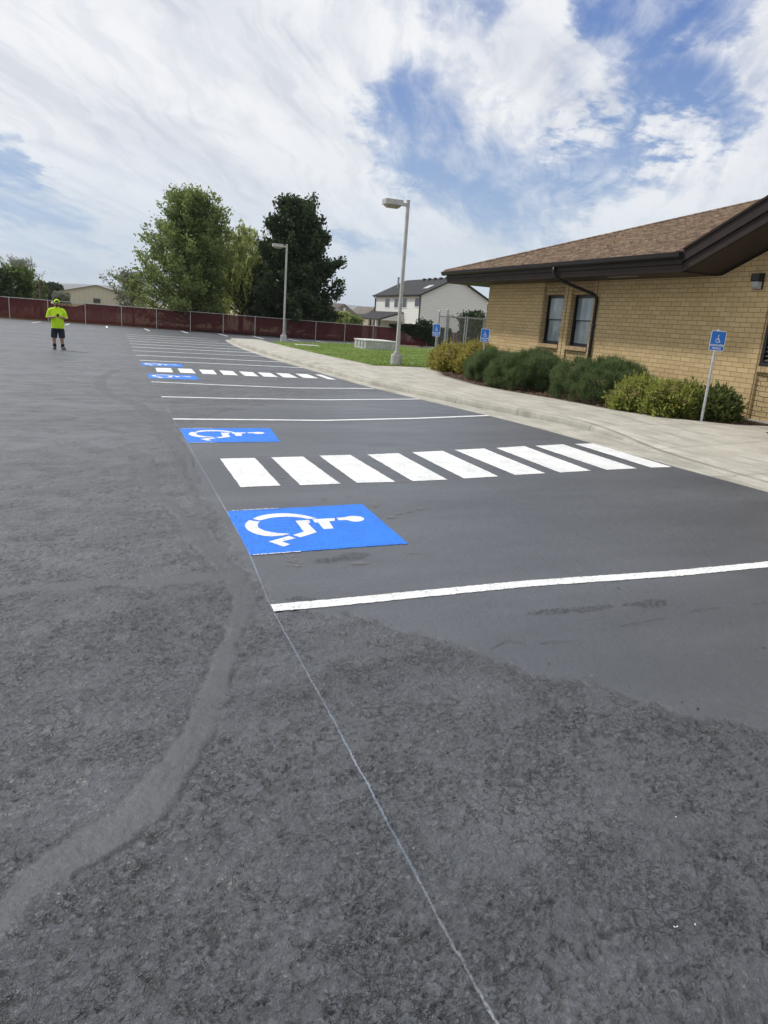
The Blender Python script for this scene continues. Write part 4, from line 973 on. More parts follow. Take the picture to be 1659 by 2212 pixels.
# ================================================================== MAROON SCREENED FENCE along the back of the lot
YF = 64.45
fm = D.materials.new('maroon_windscreen'); fm.use_nodes = True; t = NT(fm.node_tree); b = fm.node_tree.nodes['Principled BSDF']
p = t.pos(); n = t.noise(p, .7, 5, .6); n2_ = t.noise(t.mapping(p, scale=(1, 1, .4)), 5, 4, .6)
t.put(b.inputs['Base Color'], t.mix(t.ramp(n, .35, .7), (.060, .009, .011), (.078, .012, .015))); b.inputs['Roughness'].default_value = .9
hgt_ = t.sep(p)[2]
tr = t.new('ShaderNodeBsdfTranslucent'); t.put(tr.inputs[0], (.10, .008, .010))
m1 = t.new('ShaderNodeMixShader'); m1.inputs[0].default_value = .15; t.l.new(b.outputs[0], m1.inputs[1]); t.l.new(tr.outputs[0], m1.inputs[2])
tp = t.new('ShaderNodeBsdfTransparent'); mx_ = t.new('ShaderNodeMixShader')
t.put(mx_.inputs[0], t.math('ADD', .93, t.math('MULTIPLY', t.ramp(n2_, .4, .7), .05)))
t.l.new(tp.outputs[0], mx_.inputs[1]); t.l.new(m1.outputs[0], mx_.inputs[2]); t.l.new(mx_.outputs[0], fm.node_tree.nodes['Material Output'].inputs[0])
root = empty('screened_fence', (10, YF, -.25), 'long chain link fence covered in maroon windscreen fabric along the back of the lot', 'fence')
fpost = noisy('fence_post_grey', (.40, .40, .38), .15, 6, .5)
px_ = [-60+2.72*k for k in range(46)]
off = ((-7.1+60) % 2.72); px_ = [x+off for x in px_]
ztop = lambda x: 1.40-.0058*(x+7)
zbt = lambda x: G(x, YF)+.05
for x in px_:
    m_ = MB(); m_.tube([(x, YF-.03, zbt(x)-.25), (x, YF-.03, ztop(x)), (x, YF-.03, ztop(x)+.05)], [.032, .032, .02], 8); m_.build('post', fpost, root)
m_ = MB(); m_.tube([(px_[0], YF-.02, ztop(px_[0])), (px_[-1], YF-.02, ztop(px_[-1]))], .024, 8); m_.build('top_rail', fpost, root)
rr_ = random.Random(9)
for i, (a, b_) in enumerate(zip(px_[:-1], px_[1:])):
    sag = [0]*9
    if a < -4.0 < b_ or a < -2 < b_: sag = [.06, .2, .26, .28, .27, .3, .27, .15, .04]
    V = []; n = 9
    for j in range(n):
        x = a+(b_-a)*j/(n-1)
        for k in range(7):
            z0, z1 = zbt(x)+.03, ztop(x)-.03-sag[j]-.012*rr_.random()
            V.append((x, YF+.02+.018*math.sin(x*5+k)+.01*rr_.random(), z0+(z1-z0)*k/6))
    F_ = [(j*7+k, (j+1)*7+k, (j+1)*7+k+1, j*7+k+1) for j in range(n-1) for k in range(6)]
    npmesh('windscreen_panel', V, F_, fm, root, True)

# ================================================================== FOLIAGE
def leafcloud(pts, size, sizej=.4, flat=.0, aspect=1.7, dirs=None):
    """a quad leaf at each point, random orientation"""
    n = len(pts); s = size*(1+sizej*(rng.random(n)*2-1))
    if dirs is None: d = rng.normal(size=(n, 3))
    else: d = dirs+rng.normal(size=(n, 3))*.45
    d /= np.linalg.norm(d, axis=1)[:, None]+1e-9
    q = rng.normal(size=(n, 3)); q[:, 2] += flat*2
    w = np.cross(d, q); w /= np.linalg.norm(w, axis=1)[:, None]+1e-9
    L = d*(s*aspect*.5)[:, None]; Wd = w*(s*.5)[:, None]
    V = np.stack([pts-L, pts+Wd, pts+L, pts-Wd], 1).reshape(-1, 3)
    return V, np.arange(4*n).reshape(-1, 4)
bark = noisy('tree_bark', (.075, .06, .048), .3, 5, .95, bump=.02, bscale=12)
def limb(p0, d0, L, up, n=6, wig=.12, r=random):
    P = [Vector(p0)]; d = Vector(d0).normalized()
    for i in range(n):
        d = (d+Vector((r.gauss(0, wig), r.gauss(0, wig), r.gauss(0, wig)+up))).normalized(); P.append(P[-1]+d*L/n)
    return P
def tree(name, x, y, H, crown, label, m, seed, leaf=.15, nl=70, nt=10, per=45, base=None, up=.08, ang0=60, ang1=25, start=.12, spread=.35, trunk_r=.16, group='trees beyond the maroon fence', droop=0.0, twl=.9, cat='tree', shell=0, lean=0.0, asp=1.7, leader=0, texp=.9):
    """crown(t, az) -> horizontal reach at height fraction t"""
    z0 = base if base is not None else -.5
    root = empty(name, (x, y, z0), label, cat, group)
    r = random.Random(seed)
    m_ = MB(); tk = [(x, y, z0-.2)]+[(x+lean*k/8*H+r.uniform(-.04, .04)*H*.12, y+r.uniform(-.04, .04)*H*.12, z0+H*k/8*.93) for k in range(1, 9)]
    m_.tube(tk, [trunk_r*(1-.11*k) for k in range(9)], 9)
    pts = []; dirs = []
    for i in range(nl):
        t_ = start+(1-start)*((i+.5)/nl)**texp*.94; az = i*2.399+r.uniform(-.3, .3)
        zc = z0+H*t_*.93; fr = t_*8; k = min(7, int(fr)); base_p = Vector(tk[k]).lerp(Vector(tk[k+1]), fr-k)
        reach = crown(t_, az)*r.uniform(.8, 1.1)
        ang = rad(ang0+(ang1-ang0)*t_)+r.uniform(-.1, .1)
        d = Vector((math.cos(az)*math.sin(ang), math.sin(az)*math.sin(ang), math.cos(ang)))
        L = max(.3, reach/max(.35, math.sin(ang)))
        top_room = z0+H-base_p.z; L = min(L, top_room/max(.1, math.cos(ang)) if math.cos(ang) > .15 else L)
        P = limb(base_p, d, L, up, 6, .09, r)
        rr0 = trunk_r*(.45*(1-t_)+.10)
        m_.tube(P, [rr0*(1-.14*q) for q in range(7)], 5, caps=False)
        for j in range(nt):
            s_ = .22+.78*(j+r.random())/nt; q = s_*6; kk = min(5, int(q)); bp = P[kk].lerp(P[kk+1], q-kk)
            dd = (P[kk+1]-P[kk]).normalized(); td = (dd*.7+Vector((r.gauss(0, .6), r.gauss(0, .6), r.gauss(0, .5)+.25-droop))).normalized()
            tl_ = twl*r.uniform(.5, 1.1)*(1-.35*s_)*min(1, .35+reach/3)
            Tq = limb(bp, td, tl_, .05-droop*.3, 4, .15, r)
            m_.tube(Tq, [.014, .011, .008, .006, .004], 3, caps=False)
            c = np.array([tuple(v) for v in Tq]); u = rng.random(per)**.8*4; k2 = np.minimum(3, u.astype(int)); f = (u-k2)[:, None]
            pp = c[k2]*(1-f)+c[k2+1]*f+rng.normal(size=(per, 3))*spread*.25
            pts.append(pp); dirs.append(np.repeat(np.array([tuple(td)]), per, 0))
    pts = np.concatenate(pts); dirs = np.concatenate(dirs)
    V, F_ = leafcloud(pts, leaf, dirs=dirs, aspect=asp)
    m_.build('trunk', bark, root, fix=False, smooth=True)
    npmesh('crown', V, F_, m, root)
    return root
lm_pear = leafmat('pear_leaves', (.095, .145, .040), (.22, .27, .09), .9, .45)
lm_dark = leafmat('dark_maple_leaves', (.022, .040, .015), (.060, .088, .032), 1.2, .22)
lm_will = leafmat('willow_leaves', (.19, .24, .06), (.36, .40, .14), .7, .5)
lm_oliv = leafmat('silvery_leaves', (.12, .14, .10), (.22, .24, .18), .7, .3)
lm_far = leafmat('far_leaves', (.030, .055, .022), (.065, .095, .040), .35, .2)
lm_lefty = leafmat('left_tree_leaves', (.055, .09, .028), (.13, .18, .06), .5, .4)
def ztree(px, py, Y): return at_pt(px, py, Y)
# big light green tree
X0 = at_pt(417, 655, 67.5)[0]; Ht = at_pt(400, 425, 67.5)[2]+.5
def crown_pear(t_, az):
    side = -math.cos(az)            # + toward the left of the photo
    w = np.interp(t_, [0, .1, .22, .4, .6, .8, .92, 1], [4.8, 5.6, 5.4, 4.6, 3.6, 2.3, 1.2, .4])
    return w*.80*(1+.50*side*np.interp(t_, [0, .22, .5], [1, .8, 0])-.0)
tree('broadleaf_tree', X0, 67.5, Ht, crown_pear, 'tallest light green tree with airy upswept branches behind the fence', lm_pear, 11, leaf=.145, nl=125, nt=13, per=28, ang0=80, ang1=12, start=.07, texp=1.15, twl=1.2, trunk_r=.2, spread=.75, up=.035)
# dark maple
X0 = at_pt(636, 690, 67)[0]; Ht = at_pt(628, 440, 67)[2]+.5
def crown_dark(t_, az):
    return .80*np.interp(t_, [0, .08, .2, .4, .6, .75, .86, .95, 1], [5.0, 5.2, 4.9, 4.2, 3.3, 2.3, 1.2, .6, .2])*(1+.1*math.sin(3*az+t_*9))
tree('dark_maple_tree', X0, 67, Ht, crown_dark, 'very dark dense maple tree behind the farther lamp post', lm_dark, 12, leaf=.19, nl=125, nt=12, per=48, ang0=75, ang1=16, start=.04, twl=1.0, trunk_r=.2, spread=.8, up=.05, asp=1.4)
# willow
X0 = at_pt(520, 660, 72)[0]; Ht = at_pt(520, 487, 72)[2]+.5
root = empty('willow_tree', (X0, 72, -.5), 'yellowish weeping willow between the light green tree and the dark maple', 'tree', 'trees beyond the maroon fence')
r = random.Random(4); m_ = MB(); P0 = Vector((X0, 72, -.7)); m_.tube([P0, P0+Vector((.1, 0, 2.2)), P0+Vector((-.2, .1, 4.6))], [.26, .2, .15], 9)
pts = []; dirs = []
for i in range(46):
    az = i*2.399; t_ = (i+.5)/46; z_s = 1.8+2.6*t_
    ang = rad(58-46*t_); d = Vector((math.cos(az)*math.sin(ang), math.sin(az)*math.sin(ang), math.cos(ang)))
    L = (Ht-z_s)*(.88+.25*t_)*r.uniform(.88, 1.02); P = limb(P0+Vector((0, 0, z_s)), d, L, .03, 7, .10, r); m_.tube(P, [.09*(1-.13*q) for q in range(8)], 5, caps=False)
    for j in range(26):
        q = r.uniform(1.6, 7); k = min(6, int(q)); bp = P[k].lerp(P[k+1], q-k)
        hl = r.uniform(.7, 2.6); az2 = r.uniform(0, 6.28); off_ = Vector((math.cos(az2), math.sin(az2), 0))*r.uniform(.15, .6)
        c = [bp, bp+off_*.6+Vector((0, 0, .22)), bp+off_+Vector((0, 0, -.15)), bp+off_*1.15+Vector((0, 0, -.15-hl*.5)), bp+off_*1.2+Vector((0, 0, -.15-hl))]
        c = np.array([tuple(v) for v in c]); per = 26; u = rng.random(per)*4; k2 = np.minimum(3, u.astype(int)); f = (u-k2)[:, None]
        pts.append(c[k2]*(1-f)+c[k2+1]*f+rng.normal(size=(per, 3))*.06); dd = c[k2+1]-c[k2]; dirs.append(dd/(np.linalg.norm(dd, axis=1)[:, None]+1e-6))
m_.build('trunk', bark, root, fix=False, smooth=True); V, F_ = leafcloud(np.concatenate(pts), .10, dirs=np.concatenate(dirs), aspect=3.0); npmesh('crown', V, F_, lm_will, root)
# small silvery tree, left
def crown_round(w): return lambda t_, az: w*math.sin(math.pi*min(.97, max(.12, t_*.85+.12)))**.6
def simple(px, ptop, Y, w, label, m, seed, leaf=.2, nl=40, nt=7, per=26, **kw):
    x, _, zt = at_pt(px, ptop, Y); return tree(kw.pop('name', 'broadleaf_tree'), x, Y, zt+.5, crown_round(w), label, m, seed, leaf=leaf, nl=nl, nt=nt, per=per, start=.12, spread=.7, **kw)
simple(287, 600, 78, 2.7, 'small silvery grey tree beside the tan metal barn', lm_oliv, 21, leaf=.13, nl=34, nt=8, per=20, twl=.9, trunk_r=.1)
simple(462, 625, 78, 1.5, 'green tree filling the gap beneath the willow', lm_pear, 22, leaf=.2, nl=50, per=30)
simple(560, 590, 70, 2.0, 'dark bushy young tree at the left foot of the dark maple', lm_dark, 23, leaf=.22, nl=46, per=30)
simple(690, 662, 69, 1.5, 'low dark tree at the right foot of the dark maple', lm_dark, 24, leaf=.22, nl=40, per=30)
# left edge trees
simple(-4, 596, 88, 1.5, 'dark round tree cut off by the left edge of the picture', lm_dark, 31, leaf=.28, nl=50, per=34)
simple(34, 590, 92, 2.0, 'green bushy tree near the left edge', lm_lefty, 32, leaf=.24, nl=54, per=30)
simple(42, 566, 108, 3.2, 'thin grey sparse tree rising behind the left green tree', lm_oliv, 33, leaf=.10, nl=40, nt=8, per=12)
simple(74, 617, 118, 2.3, 'small round green tree left of the utility pole', lm_lefty, 34, leaf=.28, nl=34, per=26)
for i, (px, pt, lb) in enumerate(((97, 621, 'far tree just right of the utility pole'), (106, 618, 'far tree second right of the utility pole'), (116, 624, 'far tree touching the left end of the barn'), (86, 624, 'far tree right behind the utility pole'))):
    simple(px, pt, 210, 3.6, lb, lm_far, 60+i, leaf=.55, nl=26, nt=6, per=22, group='far trees behind the dry field')
simple(136, 641, 125, 1.6, 'small olive bush in front of the barn wall', lm_oliv, 41, leaf=.22, nl=24, per=20, name='bush', cat='bush')
simple(741, 686, 78, 1.1, 'light green bush above the fence, left of the grey roofs', lm_will, 42, leaf=.2, nl=30, per=30, name='bush', cat='bush')
simple(762, 694, 76, .9, 'low green bush above the fence beneath the grey roofs', lm_pear, 43, leaf=.2, nl=26, per=30, name='bush', cat='bush')
simple(1022, 694, 56, 1.3, 'round dark bush seen through the chain link gate', lm_dark, 44, leaf=.16, nl=40, per=40, base=-.3, name='bush', cat='bush', group='bushes on the far side of the lawn')
simple(915, 702, 67, .9, 'small dark shrub poking above the hedge by the white house', lm_dark, 45, leaf=.15, nl=24, per=24, name='bush', cat='bush')
# vine hedge over the fence
def vine(x0, x1, lb, seed, hmin=.2):
    root = empty('vine_hedge', ((x0+x1)/2, YF-.3, -.3), lb, 'hedge')
    n = 15000; x = rng.uniform(x0, x1, n); u = rng.random(n)
    edge = np.interp(x, [x0, x0+2.0, x0+5], [.35, .8, 1.0]); tp_ = 1.42+.16*vnoise(x, x*0+1, .9, seed)+.12*vnoise(x, x*0+3, 3.0, seed+1)
    bt_ = np.where(x < x0+4.5, np.interp(x, [x0, x0+4.5], [1.15, -.3]), -.3)+.3*vnoise(x, x*0+5, 1.2, seed+2)
    z = bt_+(tp_-bt_)*u; k = rng.random(n) < edge
    bulge = .28+.22*vnoise(x, z*2, .8, seed+3)
    y = YF-.05-bulge*rng.random(n)**.5
    P = np.stack([x, y, z], 1)[k]; V, F_ = leafcloud(P, .13, aspect=1.3)
    npmesh('foliage', V, F_, leafmat('vine_leaves', (.012, .026, .008), (.04, .065, .02), 1.2, .2), root)
    m_ = MB(); r = random.Random(seed)
    for i in range(14):
        a = x0+3+(x1-x0-3)*r.random(); m_.tube([(a, YF-.1, -.45), (a+r.uniform(-.2, .2), YF-.15, .4), (a+r.uniform(-.4, .4), YF-.12, 1.2)], [.02, .014, .008], 5)
    m_.build('stem', bark, root)
xv0, xv1 = at_pt(838, 730, YF)[0], at_pt(948, 740, YF)[0]
vine(xv0, xv1+1.0, 'dark green vine hedge grown over the fence before the white house', 71)

# ================================================================== SHRUBS along the building
def mugo(x, y, w, d, h, lb, seed):
    zb = G(x, y)+.11; root = empty('pine_shrub', (x, y, zb), lb, 'shrub', 'dark dwarf pine shrubs along the building'); r = random.Random(seed)
    m_ = MB(); P = []; Dn = []; cl = []
    for i in range(9):
        a = i*.7+r.random(); e = Vector((x+math.cos(a)*w*.33, y+math.sin(a)*d*.33, zb+h*r.uniform(.45, .8))); m_.tube([(x+math.cos(a)*.08, y+math.sin(a)*.08, zb-.03), Vector((x, y, zb)).lerp(e, .5)+Vector((0, 0, .05)), e], [.03, .02, .012], 5)
    nb = 560
    for i in range(nb):
        # tuft positions on and inside an uneven dome
        u, v = r.random()*2*math.pi, math.acos(1-r.random()*1.24)
        bump_ = 1+.10*math.sin(3*u+seed)+.08*math.sin(5*u+2*v+seed*2)+r.uniform(-.10, .07)
        k = bump_*(1 if r.random() < .8 else r.uniform(.6, .95))
        c = np.array([x+w/2*k*math.sin(v)*math.cos(u), y+d/2*k*math.sin(v)*math.sin(u), zb+h*(.30+.70*k*math.cos(v)) if math.cos(v) > 0 else zb+h*(.30+1.1*math.cos(v))])
        nrm = np.array([math.sin(v)*math.cos(u), math.sin(v)*math.sin(u), max(.1, math.cos(v))+.6]); nrm /= np.linalg.norm(nrm)
        per = 95; dd = nrm+rng.normal(size=(per, 3))*.55; dd /= np.linalg.norm(dd, axis=1)[:, None]
        L = rng.uniform(.06, .14, per)[:, None]; st = c+rng.normal(size=(per, 3))*.045; P.append(st+dd*L*.5); Dn.append(dd); cl.append(L[:, 0])
    P = np.concatenate(P); Dn = np.concatenate(Dn); L = np.concatenate(cl); n = len(P)
    q = np.cross(Dn, rng.normal(size=(n, 3))); q /= np.linalg.norm(q, axis=1)[:, None]; wv = q*.0050
    A_ = P-Dn*L[:, None]*.5; B_ = P+Dn*L[:, None]*.5
    V = np.stack([A_-wv, A_+wv, B_], 1).reshape(-1, 3)
    m_.build('stem', bark, root); npmesh('foliage', V, np.arange(3*n).reshape(-1, 3), needle_m, root)
needle_m = leafmat('pine_needles', (.050, .086, .028), (.155, .210, .085), 3.0, .35)
mugo(10.65, 19.2, 1.6, 1.7, .80, 'leftmost dark pine shrub, next to the left golden shrubs', 3)
mugo(11.5, 18.2, 1.2, 1.6, .86, 'small dark pine shrub at the back beneath the windows', 4)
mugo(10.4, 16.9, 1.75, 1.8, .84, 'dark pine shrub second from the left of the front row', 5)
mugo(10.95, 14.35, 2.0, 2.3, .90, 'large wide dark pine shrub in front of the downspout, nearest of the pines', 6)
def spirea(x, y, w, d, h, lb, seed, m, fl=1.0, n=17000, leaf=.040):
    zb = G(x, y)+.11; root = empty('flowering_shrub', (x, y, zb), lb, 'shrub', 'low golden flowering shrubs along the building'); r = random.Random(seed)
    m_ = MB(); nn = 60
    for i in range(nn):
        a = i*2.4; k = math.sqrt((i+.5)/nn); e = (x+math.cos(a)*k*w*.46, y+math.sin(a)*k*d*.46, zb+h*(1-.35*k*k)*r.uniform(.85, 1)); m_.tube([(x+math.cos(a)*k*.12, y+math.sin(a)*k*.12, zb-.03), (x+math.cos(a)*k*w*.3, y+math.sin(a)*k*d*.3, zb+h*.45), e], [.006, .005, .003], 3)
    m_.build('stem', bark, root, fix=False)
    u = rng.random(n)*2*np.pi; cv = 1-rng.random(n)*1.30; sv = np.sqrt(np.clip(1-cv*cv, 0, 1))
    bump_ = 1+.10*np.sin(3*u+seed)+.08*np.sin(7*u+seed*2+cv*4)+.10*(vnoise(u*3, cv*3, 1.5, seed)-.5)
    k = bump_*(1-.38*rng.random(n)**1.6)*(1+.16*(rng.random(n)>.965))
    k = k*(1+.13*np.sin(9*u+5*cv+seed)*np.sin(7*cv+2*u))
    P = np.stack([x+w/2*k*sv*np.cos(u), y+d/2*k*sv*np.sin(u), zb+h*np.where(cv > 0, .32+.68*k*cv, .32+.9*cv)], 1)
    P[:, 2] = np.maximum(P[:, 2], zb+.03)
    P += .045*rng.normal(size=P.shape)*(1+.8*(vnoise(u*4, cv*4, 2.0, seed+5)[:, None]>.6))
    V, F_ = leafcloud(P, leaf, aspect=2.2, dirs=np.stack([sv*np.cos(u), sv*np.sin(u), np.abs(cv)+.6], 1)); npmesh('foliage', V, F_, m, root)
    # flat-topped flower heads
    nf = int(230*fl); Vs = []
    for i in range(nf):
        u_ = r.random()*2*math.pi; c_ = 1-r.random()*.80; s_2 = math.sqrt(max(0, 1-c_*c_)); kk = 1.02+.10*math.sin(3*u_+seed)+.08*math.sin(7*u_+seed*2+c_*4)+r.uniform(-.04, .05)
        c = np.array([x+w/2*kk*s_2*math.cos(u_), y+d/2*kk*s_2*math.sin(u_), zb+h*(.32+.68*kk*c_)+.015])
        per = 24; o_ = rng.normal(size=(per, 3))*np.array([.020, .020, .006]); Vs.append(c+o_)
    V, F_ = leafcloud(np.concatenate(Vs), .019, aspect=1.1, flat=1.0); npmesh('flower_heads', V, F_, flower_m, root)
flower_m = leafmat('dry_flower_heads', (.42, .28, .17), (.62, .46, .32), 6, .25)
gold_m = leafmat('golden_leaves', (.17, .175, .035), (.40, .35, .09), 2.5, .4)
yel_m = leafmat('yellow_green_leaves', (.12, .16, .03), (.34, .36, .09), 2.5, .4)
grn_m = leafmat('dark_green_leaves', (.045, .070, .018), (.14, .17, .05), 3, .3)
spirea(10.75, 22.3, 1.25, 1.3, .80, 'leftmost golden flowering shrub at the foot of the chain link gate', 1, gold_m, .8)
spirea(11.15, 21.3, 1.3, 1.3, .95, 'second golden flowering shrub, between the gate and the first pine shrub', 2, gold_m, .8)
spirea(10.75, 12.75, 1.2, 1.1, .60, 'yellow green flowering shrub next to the large pine shrub', 3, yel_m, 1.5)
spirea(11.0, 11.95, 1.35, 1.05, .60, 'yellow green flowering shrub just left of the near sign pole', 4, yel_m, 1.3)
spirea(11.5, 11.42, .85, .85, .57, 'darker green rightmost shrub, just right of the near sign pole', 6, grn_m, .25, n=12000)

# ================================================================== FAR BUILDINGS
sid, t, b = mat('white_siding', (.62, .63, .62), .6)
p = t.pos(); z_ = t.sep(p)[2]; fr_ = t.math('FRACT', t.math('DIVIDE', z_, .19)); t.put(b.inputs['Base Color'], t.mix(t.ramp(fr_, .86, .97), (.64, .65, .64), (.30, .31, .32)))
t.put(b.inputs['Normal'], t.bump(t.math('SUBTRACT', 1.0, fr_), .02))
broof = noisy('charcoal_shingle_roof', (.018, .019, .022), .35, 1.5, .9, bump=.01, bscale=14)
groof = noisy('grey_brown_shingle_roof', (.135, .115, .10), .2, 1.2, .9, bump=.01, bscale=14)
wpane = mat('dark_window_pane', (.03, .035, .04), .1)[0]; wtrim = mat('white_trim', (.70, .71, .72), .5)[0]; btrim = mat('black_trim', (.02, .02, .022), .5)[0]
hx0, hx1, hy0, hy1, hz0, hz1 = 33.9, 42.5, 79.85, 95.5, -.7, 5.0
root = empty('white_house', (38.2, 87, -.7), 'white two storey sided house with black roof behind the fence', 'house', None)
m_ = MB(); m_.box((hx0, hy0, hz0), (hx1, hy1, hz1)); xm = (hx0+hx1)/2; zp = at_pt(980, 600, hy0)[2]
m_.prism([(hx0, hz1+.001), (hx1, hz1+.001), (xm, zp-.12)], 'y', hy0, hy1); m_.build('wall', sid, root)
s_l = (zp-hz1)/(xm-hx0)
m_ = MB(); ov = .35
for sg in (-1, 1):
    xe_ = xm+sg*(xm-hx0+ov); ze = hz1-s_l*ov
    m_.slab([(xe_, hy0-.3, ze+.12), (xm, hy0-.3, zp+.12), (xm, hy1+.3, zp+.12), (xe_, hy1+.3, ze+.12)], .16)
rf = m_.build('roof', broof, root)
m_ = MB(); m_.tube([(36.0, 93, 5.9), (36.0, 93, 7.3)], .13, 8); m_.tube([(36.0, 93, 7.3), (36.0, 93, 7.42)], .2, 8); m_.build('chimney_pipe', noisy('pipe_metal', (.35, .35, .36), .1, 5, .4, .5), rf)
for k in range(5): MB().box((xm-.6, 81.5+k*1.7, zp-.15), (xm-.3, 81.9+k*1.7, zp+.14)).build('roof_vent', btrim, rf)
m_ = MB(); zz_ = lambda x: hz1+s_l*(x-hx0)+.12
m_.slab([(35.2, 81.2, zz_(35.2)+.08), (36.0, 81.2, zz_(36.0)+.08), (36.0, 82.6, zz_(36.0)+.08), (35.2, 82.6, zz_(35.2)+.08)], .06); m_.build('skylight', mat('skylight_glass', (.45, .47, .5), .2)[0], rf)
def win(px0, py0, px1, py1, par=root):
    a = (lambda px, py: (lambda d: (float(d[1]*(hx0/d[0])), float(d[2]*(hx0/d[0])+CH)))((px-829.5)*R/f_ - (py-1106)*U/f_ + Fw))
    (ya, za), (yb, zb) = a(px0, py0), a(px1, py1)
    y0, y1 = min(ya, yb), max(ya, yb); z0, z1 = min(za, zb), max(za, zb)
    w = MB(); w.box((hx0-.05, y0-.1, z0-.1), (hx0-.005, y1+.1, z1+.1)); wo_ = w.build('window', wtrim, par)
    MB().box((hx0-.07, y0, z0), (hx0-.051, (y0+y1)/2-.02, z1)).build('pane', wpane, wo_); MB().box((hx0-.07, (y0+y1)/2+.02, z0), (hx0-.051, y1, z1)).build('pane', wpane, wo_)
z3 = lambda x, y: (730+.24*x, 398+.24*y)
for a, b_ in (((432, 1028), (462, 1105)), ((515, 1028), (540, 1107)), ((590, 1026), (617, 1108)), ((700, 1022), (733, 1100)), ((598, 1252), (622, 1290)), ((668, 1258), (700, 1295))): win(*z3(*a), *z3(*b_))
for (x, y) in ((hx0-.08, hy0+.12), (hx0-.08, hy1-.1), (hx1+.06, hy0+.12)):
    MB().tube([(x-.25, y, hz1+.02), (x, y, hz1-.5), (x, y, hz0)], .07, 6).build('downspout', btrim, root)
MB().box((hx0-.42, hy0-.3, hz1-.12), (hx0-.30, hy1+.3, hz1+.0)).build('gutter', btrim, root)
# porch
py0, py1 = 85.0, 95.0
pz1 = at_pt(850, 671, 88)[2]; 
m_ = MB(); m_.slab([(hx0-.01, py0, 2.95), (hx0-3.2, py0, 1.95), (hx0-3.2, py1+.5, 1.95), (hx0-.01, py1+.5, 2.95)], .14); m_.build('porch_roof', broof, root)
for y in (py0+.3, 88.6, 92.0, py1+.1):
    m_ = MB(); m_.box((hx0-3.05, y, hz0), (hx0-2.85, y+.2, 1.92)); m_.build('porch_post', btrim, root)
m_ = MB(); m_.prism([(hx0-.02, 2.78), (hx0-3.0, 1.83), (hx0-.02, 1.83)], 'y', py0+.02, py0+.12); m_.build('porch_gable', sid, root)
# small lower wing roof right of the house
m_ = MB(); m_.slab([(hx1-.5, 86, 6.0), (hx1+1.2, 86, 4.9), (hx1+1.2, 94, 4.9), (hx1-.5, 94, 6.0)], .15); m_.build('wing_roof', broof, root)
m_ = MB(); m_.box((hx1+.01, 87, hz0), (hx1+.9, 93.8, 4.8)); m_.build('wing_wall', sid, root)
# beige houses
bw = noisy('beige_stucco', (.42, .36, .28), .1, 2, .9)
def hip_house(pxl, pxr, pyr, pye, Y, label, dep=9, gab=False):
    xl, xr = at_pt(pxl, pye, Y)[0], at_pt(pxr, pye, Y)[0]; ze = at_pt((pxl+pxr)/2, pye, Y)[2]; zr_ = at_pt((pxl+pxr)/2, pyr, Y+dep/2)[2]
    root = empty('bungalow', ((xl+xr)/2, Y+dep/2, -.8), label, 'house', 'low beige houses beyond the fence')
    MB().box((xl+.4, Y+.4, -.8), (xr-.4, Y+dep-.4, ze)).build('wall', bw, root)
    q = .0 if gab else dep/2; ym = Y+dep/2; m_ = MB()
    if gab:
        xm = (xl+xr)/2
        m_.slab([(xl, Y, ze), (xm, Y, zr_), (xm, Y+dep, zr_), (xl, Y+dep, ze)], .15); m_.slab([(xr, Y, ze), (xm, Y, zr_), (xm, Y+dep, zr_), (xr, Y+dep, ze)], .15)
        MB().prism([(xl+.4, ze+.001), (xr-.4, ze+.001), (xm, zr_-.2)], 'y', Y+.4, Y+.6).build('gable', bw, root)
    else:
        m_.add([(xl, Y, ze), (xr, Y, ze), (xr, Y+dep, ze), (xl, Y+dep, ze), (xl+q, ym, zr_), (xr-q, ym, zr_)], [(0, 1, 5, 4), (1, 2, 5), (2, 3, 4, 5), (3, 0, 4), (0, 3, 2, 1)])
    rf = m_.build('roof', groof, root)
    if not gab:
        MB().box((xl, Y-.06, ze-.18), (xr, Y-.002, ze)).build('fascia', wtrim, root)
        MB().tube([(xr-2.6, Y+2.2, ze+.5), (xr-2.6, Y+2.2, (ze+zr_)/2+.55)], .14, 8).build('vent_pipe', wtrim, rf)
hip_house(690, 792, 656, 692, 98, 'beige bungalow with a broad grey brown hip roof right of the dark maple', 10)
hip_house(792, 832, 664, 680, 106, 'beige gabled bungalow between the hip roofed one and the white house', 9, True)
# tan metal barn
yb_ = 170; xl, _, ze = at_pt(123, 630, yb_); xm, _, zr_ = at_pt(208, 616.5, yb_); xr = 2*xm-xl
bm_, t, b = mat('tan_barn_metal', (.36, .33, .24), .6); w = t.new('ShaderNodeMath', operation='PINGPONG'); t.put(w.inputs[0], t.sep(t.pos())[0]); w.inputs[1].default_value = .45
t.put(b.inputs['Base Color'], t.mix(t.ramp(w.outputs[0], .0, .05), (.30, .29, .23), (.40, .39, .32)))
root = empty('metal_barn', (xm, yb_+8, -2), 'tan metal barn with shallow gable roof beyond the left part of the fence', 'barn')
m_ = MB(); m_.box((xl, yb_, -2), (xr, yb_+18, ze)); m_.prism([(xl, ze+.001), (xr, ze+.001), (xm, zr_)], 'y', yb_, yb_+18); m_.build('wall', bm_, root)
m_ = MB(); s_b = (zr_-ze)/(xm-xl)
for sg in (-1, 1): m_.slab([(xm+sg*(xm-xl+.4), yb_-.4, ze-.4*s_b+.12), (xm, yb_-.4, zr_+.12), (xm, yb_+18, zr_+.12), (xm+sg*(xm-xl+.4), yb_+18, ze-.4*s_b+.12)], .22)
m_.build('roof', noisy('barn_roof', (.15, .145, .11), .1, 1, .6), root)
(xa, _, za), (xb, _, zb_) = at_pt(201.7, 644.6, yb_), at_pt(217, 655, yb_)
